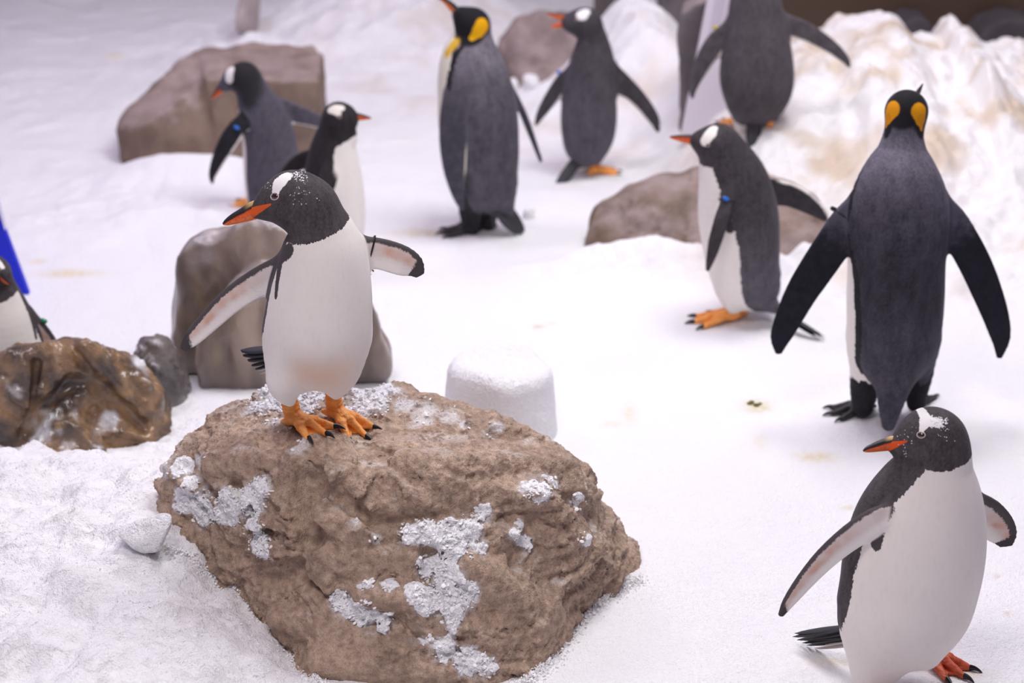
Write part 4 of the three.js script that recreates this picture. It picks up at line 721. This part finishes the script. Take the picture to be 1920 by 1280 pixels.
    limbs: [[[890, 350, 0, 34], [881, 395, 0, 21], [884, 428, 0, 15]], [[918, 350, 0.03, 34], [915, 395, 0.05, 20], [915, 420, 0.05, 15]], [[935, 350, 0, 34], [943, 385, 0, 22], [952, 402, 0, 12]]], limbBlend: 0.03,
    wings: [{ pts: [[876, 128, -0.05, 8], [862, 152, -0.075, 18], [852, 190, -0.1, 24], [848, 232, -0.11, 26], [848, 280, -0.115, 25], [852, 328, -0.11, 20], [859, 365, -0.1, 13], [866, 391, -0.1, 5]], under: [0.4, 0, -1], lead: 1, dark: [0.075, 0.072, 0.092], rootGrey: [0.17, 0.16, 0.19] },
      { pts: [[945, 160, 0.04, 16], [964, 180, 0.05, 17], [980, 212, 0.06, 16], [994, 248, 0.06, 13], [1006, 280, 0.06, 8], [1014, 302, 0.06, 3]], under: [0.8, 0, -0.25], lead: -1, dark: [0.08, 0.078, 0.1] }],
    marks: [{ a: [884, 40], b: [878, 52], r: 42, r2: 36, c: KING.black, soft: 0.12, jag: 0.05 }, { a: [866, 88], b: [848, 120], r: 4, c: KING.black, soft: 0.4 }, { a: [905, 48], b: [898, 58], r: 15, r2: 13, c: '#e8a90a', soft: 0.1, jag: 0.06 }, { a: [898, 58], b: [885, 71], r: 12, r2: 6, c: '#e8ac12', soft: 0.1, jag: 0.06 }, { a: [853, 80], b: [838, 100], r: 10, r2: 9, c: '#e2b63a', soft: 0.5 }],
    beaks: [{ pts: [[862, 28, 0, 9], [848, 14, 0, 8], [835, 2, 0, 5.5], [822, -6, 0, 4], [812, -10, 0, 2]], up: [0.5, 1, 0], limit: 0.1, tip: 0.9, side: lin('#d8602c') }],
    feet: [{ at: [884, 437], turn: -82, scale: 1.1, flat: true }, { at: [914, 428], turn: -85, scale: 1.05, flat: true }],
    tail: { roots: [[932, 398, -0.04], [952, 385, 0.02]], tips: [[966, 440, -0.05], [985, 436, 0.0]], count: 7, up: [0, 0.3, 1], wide: 1.6 },
    bands: [{ wing: 0, u: 0.17, bead: BEAD.purple, beadLabel: 'purple bead', side: -1, out: 0 }],
  },
  { // back centre, open beak
    name: 'gentoo_penguin', label: 'dark-backed gentoo penguin at the back with an open orange beak', base: [1105, 327], cell: 0.005, rounds: 2, black: [0.06, 0.053, 0.062], grey: [0.10, 0.092, 0.115], fade: [0.15, 0.6], thick: 0.009,
    front: [0.25, 0, -0.97],
    spine: [[1098, 280, 0, 32, 70], [1100, 268, 0, 43, 74], [1103, 248, 0, 50, 78], [1104, 220, 0, 53, 80], [1105, 184, 0, 51, 78], [1108, 147, 0, 47, 74], [1111, 112, 0, 40, 70], [1111, 76, 0, 29, 0], [1102, 48, 0, 27, 0]],
    head: [[1098, 42, 0, 28], [1080, 42, 0, 22], [1068, 42, 0, 15]],
    limbs: [[[1110, 280, 0.03, 24], [1113, 318, 0.04, 11]], [[1092, 280, 0.03, 22], [1090, 318, 0.04, 11]]], limbBlend: 0.03,
    wings: [{ pts: [[1072, 140, 0, 15], [1056, 152, 0.0, 15], [1040, 174, 0, 14], [1025, 197, 0.0, 12], [1012, 218, 0.0, 8], [1005, 233, 0, 3]], under: [0.2, 0, -1], lead: 1 }, { pts: [[1140, 132, 0, 20], [1162, 156, 0, 22], [1184, 172, 0, 17], [1208, 198, 0, 14], [1226, 224, 0, 11], [1234, 245, 0, 4]], under: [-0.2, 0, -1], lead: -1 }],
    marks: [{ a: [1092, 27], b: [1098, 22], r: 12, r2: 9, c: [0.86, 0.84, 0.84], soft: 0.15, jag: 0.1 }],
    beaks: [{ name: 'upper_beak', pts: [[1064, 36, 0, 7], [1050, 31, 0, 6.5], [1036, 28, 0, 4], [1025, 26, 0, 1.5]], limit: 0.6, tip: 0.97 }, { name: 'lower_beak', pts: [[1064, 45, 0, 7], [1052, 47, 0, 5.5], [1040, 49, 0, 3.5], [1032, 50, 0, 1.5]], limit: 1.5, tip: 2 }],
    eyes: [[1081, 37, 3]],
    feet: [{ at: [1116, 326], turn: 100, scale: 0.95, flat: true }, { at: [1088, 316], turn: 165, scale: 0.9, flat: true }],
    tail: { roots: [[1076, 298, -0.03], [1088, 304, -0.03]], tips: [[1036, 356, -0.1], [1046, 358, -0.1]], count: 5, up: [0, 0.3, 1], wide: 1.3 },
    bands: [{ wing: 0, u: 0.16, bead: BEAD.blue, beadLabel: 'blue bead', side: -1 }],
  },
  { // top right, head above the frame
    name: 'gentoo_penguin', label: 'large dark-backed gentoo penguin on the snow bank, its head above the picture', base: [1410, 250], cell: 0.005, rounds: 2, black: [0.09, 0.08, 0.09], thick: 0.009,
    front: [0.0, 0, -1],
    spine: [[1418, 190, 0, 44, 80], [1419, 178, 0, 58, 82], [1420, 160, 0, 67, 84], [1419, 138, 0, 70, 85], [1419, 105, 0, 66, 84], [1418, 70, 0, 60, 82], [1417, 35, 0, 53, 80], [1416, 0, 0, 47, 70], [1415, -40, 0, 36, 0], [1414, -75, 0, 33, 0]],
    head: [[1414, -80, 0.02, 34], [1414, -76, 0.06, 22]],
    limbs: [[[1395, 200, 0.03, 28], [1390, 240, 0.05, 12]], [[1438, 200, 0.03, 28], [1440, 240, 0.05, 12]]], limbBlend: 0.03,
    wings: [{ pts: [[1376, 48, 0, 16], [1358, 64, 0, 18], [1340, 84, 0, 20], [1320, 116, 0, 17], [1305, 148, 0, 12], [1299, 170, 0, 7], [1298, 182, 0, 3]], under: [0.2, 0, -1], lead: 1 }, { pts: [[1450, 36, 0, 18], [1478, 48, 0, 20], [1508, 58, 0, 18], [1540, 76, 0, 15], [1566, 94, 0, 12], [1585, 112, 0, 8], [1592, 124, 0, 3]], under: [-0.1, -0.1, -1], lead: -1 }],
    beaks: [{ pts: [[1414, -78, 0.09, 9], [1414, -82, 0.14, 6], [1414, -84, 0.18, 2]] }],
    feet: [{ at: [1388, 238], turn: 215, scale: 0.95, flat: true }, { at: [1440, 236], turn: 175, scale: 0.95, flat: true }],
    tail: { roots: [[1406, 228, -0.05], [1424, 228, -0.05]], tips: [[1402, 276, -0.09], [1418, 278, -0.09]], count: 5, up: [0, 0.3, 1], wide: 1.3 },
    bands: [{ wing: 0, u: 0.19, bead: BEAD.yellow, beadLabel: 'yellow bead', side: -1 }],
  },
  { // upper left, back to the viewer, looking down to the left
    name: 'gentoo_penguin', label: 'grey-backed gentoo penguin looking down before the stepped square-edged rock', base: [485, 392], cell: 0.005, rounds: 2, black: [0.095, 0.088, 0.112], thick: 0.009,
    front: [-0.8, 0, -0.6], neck: { at: [448, 175], n: [0, 1, 0] },
    spine: [[505, 365, 0, 38, 64], [508, 345, 0, 48, 66], [509, 320, 0, 52, 68], [508, 295, 0, 52, 70], [505, 265, 0, 50, 70], [497, 234, 0, 46, 68], [487, 204, 0, 40, 60], [475, 175, 0, 32, 0], [463, 152, 0, 29, 0]],
    head: [[457, 143, 0, 28], [438, 146, 0, 20], [426, 156, 0, 12], [418, 163, 0, 8]],
    limbs: [[[490, 360, 0, 24], [480, 382, -0.01, 13]], [[515, 360, 0.03, 24], [512, 384, 0.03, 13]]], limbBlend: 0.03,
    wings: [{ pts: [[460, 222, -0.06, 14], [445, 240, -0.08, 17], [430, 262, -0.09, 18], [415, 288, -0.09, 15], [404, 312, -0.09, 11], [398, 330, -0.09, 7], [398, 342, -0.09, 3]], under: [0.3, 0, -1], lead: 1, dark: [0.02, 0.019, 0.024] }, { pts: [[520, 200, 0.03, 18], [545, 211, 0.05, 19], [572, 219, 0.06, 16], [598, 228, 0.06, 12], [618, 236, 0.06, 5]], under: [0, -0.2, -1], lead: -1 }],
    marks: [{ a: [458, 136], b: [452, 150], r: 36, r2: 30, c: [0.022, 0.02, 0.022], soft: 0.4 }, { a: [470, 165], b: [466, 185], r: 26, r2: 20, c: [0.03, 0.028, 0.032], soft: 0.6 }, { a: [431, 132], b: [429, 148], r: 10, r2: 9, c: [0.84, 0.82, 0.78], soft: 0.12, jag: 0.1 }],
    beaks: [{ pts: [[420, 160, 0, 7], [414, 167, 0, 8], [407, 175, 0, 5.5], [401, 181, 0, 3.5], [397, 185, 0, 1.5]], up: [-1, 0.7, 0], limit: 0.5, tip: 0.97 }],
    feet: [{ at: [482, 390], turn: -110, scale: 1.1, flat: true }, { at: [513, 392], turn: -110, scale: 1, flat: true }],
    tail: { roots: [[530, 365, -0.02], [538, 360, 0.02]], tips: [[565, 400, -0.03], [572, 396, 0.0]], count: 5, up: [0, 0.3, 1] },
    bands: [{ wing: 0, u: 0.17, bead: BEAD.blue, beadLabel: 'blue bead', side: 0, out: -0.014 }],
  },
  { // behind the nearest penguin, facing right
    name: 'gentoo_penguin', label: 'black-backed gentoo penguin facing right just behind the penguin on the rock', base: [640, 500], cell: 0.005, rounds: 2, black: [0.028, 0.025, 0.028], thick: 0.009,
    front: [0.93, 0, 0.36], neck: { at: [655, 262], n: [-0.35, 0.93, 0] },
    spine: [[622, 470, 0, 45, 75], [622, 440, 0, 58, 75], [624, 400, 0, 61, 72], [624, 355, 0, 58, 68], [624, 315, 0, 51, 62], [624, 282, 0, 43, 60], [629, 252, 0, 35, 50], [636, 228, 0, 31, 0]],
    head: [[635, 222, 0, 31], [648, 222, 0, 20], [656, 223, 0, 11], [652, 256, 0, 17]],
    limbs: [[[630, 465, -0.03, 30], [635, 490, -0.03, 16]], [[620, 465, 0.04, 30], [622, 488, 0.04, 16]]], limbBlend: 0.03,
    wings: [{ pts: [[630, 296, -0.03, 8], [622, 318, -0.075, 15], [615, 342, -0.1, 18], [606, 370, -0.12, 17], [600, 400, -0.12, 12], [596, 425, -0.12, 4]], under: [-0.3, 0, -1], lead: 1 }, { pts: [[598, 292, 0.05, 16], [572, 300, 0.07, 17], [550, 312, 0.08, 14], [530, 330, 0.08, 8], [520, 342, 0.08, 3]], under: [0, 0, -1], lead: 1 }],
    marks: [{ a: [628, 203], b: [640, 202], r: 10, r2: 7, c: [0.8, 0.76, 0.68], soft: 0.15, jag: 0.1 }, { a: [621, 205], b: [634, 212], r: 8, r2: 6, c: [0.8, 0.76, 0.68], soft: 0.15, jag: 0.1 }, { a: [626, 325], b: [616, 350], r: 6, r2: 8, c: [0.8, 0.74, 0.72], soft: 0.2 }],
    beaks: [{ pts: [[658, 218, 0, 7], [668, 219, 0, 8], [680, 220, 0, 6], [690, 221, 0, 3.5], [696, 222, 0, 1.5]], limit: 0.55, tip: 0.97 }],
    eyes: [[636, 219, 4]],
    feet: [{ at: [636, 500], turn: 70, scale: 1.05, flat: true }, { at: [622, 495], turn: 70, scale: 1, flat: true }],
    tail: { roots: [[585, 455, -0.02], [585, 465, 0.02]], tips: [[550, 490, -0.03], [548, 485, 0.03]], count: 5 },
  },
  { // cut by the left edge
    name: 'gentoo_penguin', label: 'gentoo penguin cut by the left edge, green bead on its flipper, behind the wet boulder', base: [20, 748], cell: 0.0045, rounds: 2,
    front: [0.12, 0, 0.99], neck: { at: [22, 556], n: [-0.25, 0.96, 0.1] },
    spine: [[5, 690, 0, 50, 100], [6, 680, 0, 66, 100], [4, 668, 0, 76, 96], [2, 650, 0, 75, 88], [-1, 610, 0, 66, 72], [-4, 575, 0, 52, 75], [-10, 545, 0, 42, 80], [-18, 518, 0, 37, 80]],
    head: [[-20, 512, 0, 36], [-5, 512, -0.02, 24], [2, 515, -0.04, 16]],
    limbs: [[[-15, 690, -0.02, 40], [-14, 738, -0.03, 18]], [[30, 690, -0.02, 40], [34, 738, -0.03, 18]]], limbBlend: 0.03,
    wings: [{ pts: [[50, 590, 0.02, 14], [66, 606, 0.03, 15], [80, 625, 0.04, 17], [98, 652, 0.05, 16], [118, 684, 0.05, 13], [130, 705, 0.05, 5]], under: [-0.2, 0.1, 1], lead: 1, rim: 0.55 }, { pts: [[-60, 600, 0.02, 14], [-85, 630, 0.03, 16], [-105, 665, 0.04, 15], [-120, 700, 0.05, 6]], under: [0.2, 0.1, 1], lead: -1 }],
    marks: [{ a: [58, 592], b: [68, 632], r: 7, r2: 5, c: GENTOO.black, soft: 0.1 }, { a: [-6, 490], b: [4, 500], r: 8, r2: 5, c: [0.85, 0.82, 0.8], soft: 0.2 }],
    eyes: [[-3, 504, 5]],
    beaks: [{ pts: [[2, 518, -0.05, 8], [8, 522, -0.07, 9], [13, 527, -0.09, 7], [18, 532, -0.11, 2]], limit: 0.3, tip: 0.97 }],
    feet: [{ at: [-12, 746], turn: 5, scale: 1 }, { at: [36, 746], turn: 10, scale: 1 }],
    tail: { roots: [[-20, 715, 0.06], [0, 715, 0.06]], tips: [[-50, 738, 0.12], [-30, 740, 0.12]], count: 5 },
    bands: [{ wing: 0, u: 0.22, bead: BEAD.green, beadLabel: 'green bead', side: -1 }],
  },
];
const built = PENGUINS.map(makePenguin);
// ------------------------------------------------------------------ the enclosure
{
  const box = (w, h, d, x, y, z) => { const g = new THREE.BoxGeometry(w, h, d); g.translate(x, y, z); return g; };
  const pale = tint(0xb9b3c4, 0.8), brown = tint(0x4a382b, 0.7);
  struct('floor', box(10.4, 0.2, 13.8, 0, -0.35, -5.6), tint(0x777777, 0.9), 'concrete floor under the snow', 'floor');
  struct('ceiling', box(10.4, 0.2, 13.8, 0, CEIL + 0.1, -5.6), pale, 'pale ceiling of the snow enclosure', 'ceiling');
  struct('wall_left', box(0.2, CEIL + 0.6, 13.8, -5.1, CEIL / 2, -5.6), pale, 'pale wall left of the snow enclosure', 'wall');
  struct('wall_right', box(0.2, CEIL + 0.6, 13.8, 5.1, CEIL / 2, -5.6), pale, 'pale wall right of the snow enclosure', 'wall');
  struct('wall_back', box(10.4, CEIL + 0.6, 0.2, 0, CEIL / 2, -12.3), brown, 'brown wall at the far end of the snow enclosure', 'wall');
  struct('wall_front', box(10.4, CEIL + 0.6, 0.2, 0, CEIL / 2, 1.1), pale, 'pale wall behind the viewer', 'wall');
  struct('wall_partition', box(4.2, CEIL + 0.3, 0.15, 2.95, CEIL / 2, -9.75), brown, 'dark brown wall behind the snow bank at top right', 'wall');
}
const LAMP_LABELS = ['large white ceiling light panel over the open snow', 'violet-tinted square ceiling light panel over the stepped rock', 'dim violet-tinted ceiling light panel over the snow bank by the brown wall', 'wide warm ceiling light panel nearest the viewer, over the large sandy rock', 'violet-tinted ceiling light panel at the far end of the snow'];
for (const [x, z, w, d, power, col] of LAMPS) {
  const t = thing('ceiling_light', LAMP_LABELS.shift(), 'light', [x, CEIL, z], 'ceiling light panels');
  const f = [[w + 0.1, 0.05, 0, d / 2 + 0.025], [w + 0.1, 0.05, 0, -d / 2 - 0.025], [0.05, d, w / 2 + 0.025, 0], [0.05, d, -w / 2 - 0.025, 0]].map(([a, b, px, pz]) => { const g = new THREE.BoxGeometry(a, 0.08, b); g.translate(px, -0.04, pz); return g; });
  part(t, 'frame', mergeGeometries(f), tint(0xd8d8d8, 0.5));
  const g = new THREE.BoxGeometry(w, 0.02, d); g.translate(0, -0.03, 0);
  part(t, 'diffuser', g, new THREE.MeshStandardMaterial({ color: 0xffffff, emissive: new THREE.Color(...col), emissiveIntensity: 1.2 }));
  const l = new THREE.RectAreaLight(new THREE.Color(...col), power, w, d); l.position.set(0, -0.05, 0); l.rotation.x = -Math.PI / 2; l.name = 'panel_light'; t.add(l);
}

// ------------------------------------------------------------------ things on the snow
const lump = (name, label, category, field, lo, hi, cell, mat, group) => solo(name, boxUV(toGeometry(meshField(field, lo, hi, cell, 1.6))), mat, label, category, group);
{ // block of snow turned out of a bucket
  const c = groundHit(938, 806), r0 = 0.158, r1 = 0.143, h = 0.205;
  lump('snow_block', 'round block of packed snow turned out of a bucket behind the large sandy rock', 'snow block', (x, y, z) => {
    const q = len3(x - c[0], z - c[2]), t = clamp((y - c[1]) / h, 0, 1), n = 0.009 * fbm(x * 7, y * 7, z * 7, 2) + 0.0012 * noise(x * 60, y * 60, z * 60);
    const side = (q - lerp(r0, r1, t)) * 0.98; return smax(smax(side, y - c[1] - h - 0.03 * noise(x * 7 + 2, 1.5, z * 7), 0.045), c[1] - 0.03 - y, 0.01) - n;
  }, [c[0] - 0.22, c[1] - 0.05, c[2] - 0.22], [c[0] + 0.22, c[1] + 0.28, c[2] + 0.22], 0.006, M.snowPlain);
}
{ // broken slab of snow at the foot of the rock
  const z = groundHit(262, 1030)[2], q = (px, py, dz) => onZ(px, py, z + dz);
  const pts = [q(218, 1003, 0), q(238, 985, -0.02), q(282, 966, -0.02), q(318, 963, -0.02), q(322, 978, 0), q(311, 1002, 0.02), q(301, 1030, 0.02), q(262, 1036, 0.02), q(230, 1018, 0.02), q(245, 985, -0.09), q(318, 968, -0.09), q(300, 1030, -0.08)], f = hullField(pts, 0.012), [lo, hi] = bounds(pts, 0.03);
  lump('snow_chunk', 'loose white slab of packed snow against the foot of the large rock', 'snow chunk', (x, y, z) => f(x, y, z) - 0.008 * fbm(x * 22, y * 22, z * 22, 3) - 0.004, lo, hi, 0.0035, M.snowPlain);
}
for (const [px, py, r, label] of [[995, 166, 0.034, 'round lump of snow in front of the pinkish grey rock, larger of the pair'], [964, 165, 0.022, 'small lump of snow in front of the pinkish grey rock, smaller of the pair'], [993, 408, 0.02, 'greyish snow clod by the tail of the king penguin at the back']]) {
  const c = groundHit(px, py), d = 0.6; lump('snow_lump', label, 'snow lump', (x, y, z) => len3(x - c[0], (y - c[1] - r * d) * 0.85, z - c[2]) - r - r * 0.6 * fbm(x * 30, y * 30, z * 30, 2), [c[0] - r * 2, c[1] - r * 2, c[2] - r * 2], [c[0] + r * 2, c[1] + r * 3, c[2] + r * 2], r / 8, M.snowPlain);
}
{ // dropping
  const c = groundHit(1418, 758), t = mulberry(3), g = [];
  for (let i = 0; i < 5; i++) { const s = new THREE.IcosahedronGeometry(0.004 + 0.004 * t(), 1); s.scale(1.3, 0.6, 1); s.translate(c[0] + (t() - 0.5) * 0.04, c[1] + 0.003, c[2] + (t() - 0.5) * 0.03); g.push(s); }
  solo('dropping', mergeGeometries(g), tint(0x6a6228, 0.8), 'small dark bird dropping on a yellow stain in the open snow', 'dropping');
}
const slab = (pts, thick) => { // a flat board: corners in order, given thickness away from the viewer
  const n = norm3(cross(sub(pts[1], pts[0]), sub(pts[2], pts[0]))), s = n[2] > 0 ? -1 : 1, back = pts.map((p) => addS(p, n, s * thick)), P = [], k = pts.length, idx = [];
  const face = (q) => { const b = P.length / 3; q.forEach((p) => P.push(...p)); for (let i = 1; i < q.length - 1; i++) idx.push(b, b + i, b + i + 1); };
  const ord = s < 0 ? [pts, back.slice().reverse()] : [pts.slice().reverse(), back]; face(ord[0]); face(ord[1]);
  for (let i = 0; i < k; i++) { const j = (i + 1) % k; face(s < 0 ? [pts[j], pts[i], back[i], back[j]] : [pts[i], pts[j], back[j], back[i]]); }
  const g = new THREE.BufferGeometry(); g.setAttribute('position', new THREE.Float32BufferAttribute(P, 3)); g.setIndex(idx); const u = g.toNonIndexed(); u.computeVertexNormals(); return u;
};
{
  const z = -8.02, q = (px, py, dz = 0) => onZ(px, py, z + dz), t = thing('leaning_board', 'tall white board leaning behind the penguin on the snow bank', 'board', q(1330, 245)), L = (g) => { g.translate(-t.position.x, -t.position.y, -t.position.z); return g; };
  part(t, 'panel', L(slab([q(1276, 262), q(1440, 262), q(1450, -140), q(1354, -140)], 0.03)), tint(0xe3deea, 0.5));
  for (const [a, b] of [[0.22, 0.03], [0.52, 0.02], [0.8, 0.03]]) { const x0 = lerp(1333, 1376, a), x1 = x0 + 43 * b * 6; part(t, 'rib', L(slab([q(x0 - 18, 90, 0.008), q(x1 - 18, 90, 0.008), q(x1 + 22, -138, 0.008), q(x0 + 22, -138, 0.008)], 0.012)), tint(0xd2cbdc, 0.5)); }
}
{
  const g0 = groundHit(52, 552), q = (px, py, dz = 0) => onZ(px, py, g0[2] + dz), t = thing('blue_board', 'bright blue plastic board with a slanted side at the left picture edge', 'board', g0), L = (g) => { g.translate(-t.position.x, -t.position.y, -t.position.z); return g; };
  part(t, 'panel', L(slab([q(-170, 552), q(54, 552), q(-2, 402), q(-20, 345), q(-120, 345)], 0.025)), tint(0x0022d8, 0.55));
  part(t, 'edge_strip', L(slab([q(3, 412, 0.004), q(9, 432, 0.004), q(-13, 345, 0.004), q(-20, 345, 0.004)], 0.03)), tint(0xd5d2f0, 0.4), 'pale edge strip');
}
// ------------------------------------------------------------------ crushed ice: uncountable flakes
function flakes(name, label, spots, geo) {
  const m = new THREE.InstancedMesh(geo, M.flake, spots.length), o = new THREE.Object3D();
  spots.forEach(([p, s, a, b, c], i) => { o.position.set(...p); o.rotation.set(a, b, c); o.scale.setScalar(s); o.updateMatrix(); m.setMatrixAt(i, o.matrix); });
  m.name = numbered(name); shade(m); m.userData = { label, category: 'ice flakes', kind: 'stuff' }; scene.add(m);
}
{
  const plate = new THREE.IcosahedronGeometry(1, 0); plate.scale(1, 0.32, 0.75);
  const r = mulberry(21), rock = [];
  for (const [px, py, rad, heap] of PATCHES) {
    const n = Math.round(rad * rad * 0.065 * heap * (heap > 0.5 ? 1 : 0.35));
    for (let i = 0; i < n; i++) {
      const a = r() * 6.2831853, q = Math.sqrt(r()) * 1.15 * rad, p = march(snowOnRock, px + Math.cos(a) * q, py + Math.sin(a) * q, 4.5); if (!p) continue;
      const up = heap * 0.004 * (1 - q / rad / 1.2) * r(); rock.push([[p[0], p[1] + up + 0.001, p[2] + up * 0.5], 0.0028 + 0.0062 * r() * r(), (r() - 0.5) * 2.2, r() * 6.28, (r() - 0.5) * 2.2]);
    }
  }
  flakes('ice_flakes', 'clear white ice flakes caught on the ledges of the large sandy rock', rock, plate);
  const ground = [];
  for (let i = 0; i < 26000; i++) { const x = -1.45 + 1.35 * r(), z = -4.25 - 1.5 * r(); if (roughness(x, z) < 0.12 + 0.5 * r() || noise(x * 9, 3, z * 9) < -0.1 + 0.3 * r()) continue; ground.push([[x, groundH(x, z) + 0.0005, z], 0.0014 + 0.0036 * r() * r() * r(), r() * 6, r() * 6, r() * 6]); }
  const foot = [[320, 1035], [430, 1090], [520, 1170], [600, 1280], [640, 1330]].map(([a, b]) => groundHit(a, b)), foot2 = [[960, 1300], [1030, 1240], [1070, 1180], [1140, 1118], [1200, 1085]].map(([a, b]) => groundHit(a, b));
  for (const line of [foot, foot2]) for (let i = 0; i < 3500; i++) {
    const k = r() * (line.length - 1), q = Math.floor(k), c = mix3(line[q], line[Math.min(q + 1, line.length - 1)], k - q), d = 0.05 * r() * r(), a = r() * 6.28, x = c[0] + d * Math.cos(a), z = c[2] + d * Math.sin(a);
    ground.push([[x, groundH(x, z) + 0.012 * r() * (1 - d / 0.05), z], 0.0016 + 0.004 * r() * r(), r() * 6, r() * 6, r() * 6]);
  }
  flakes('ice_flakes', 'loose crushed ice grains over the snow bank in the left foreground', ground, plate);
}
renderer.render(scene, camera);
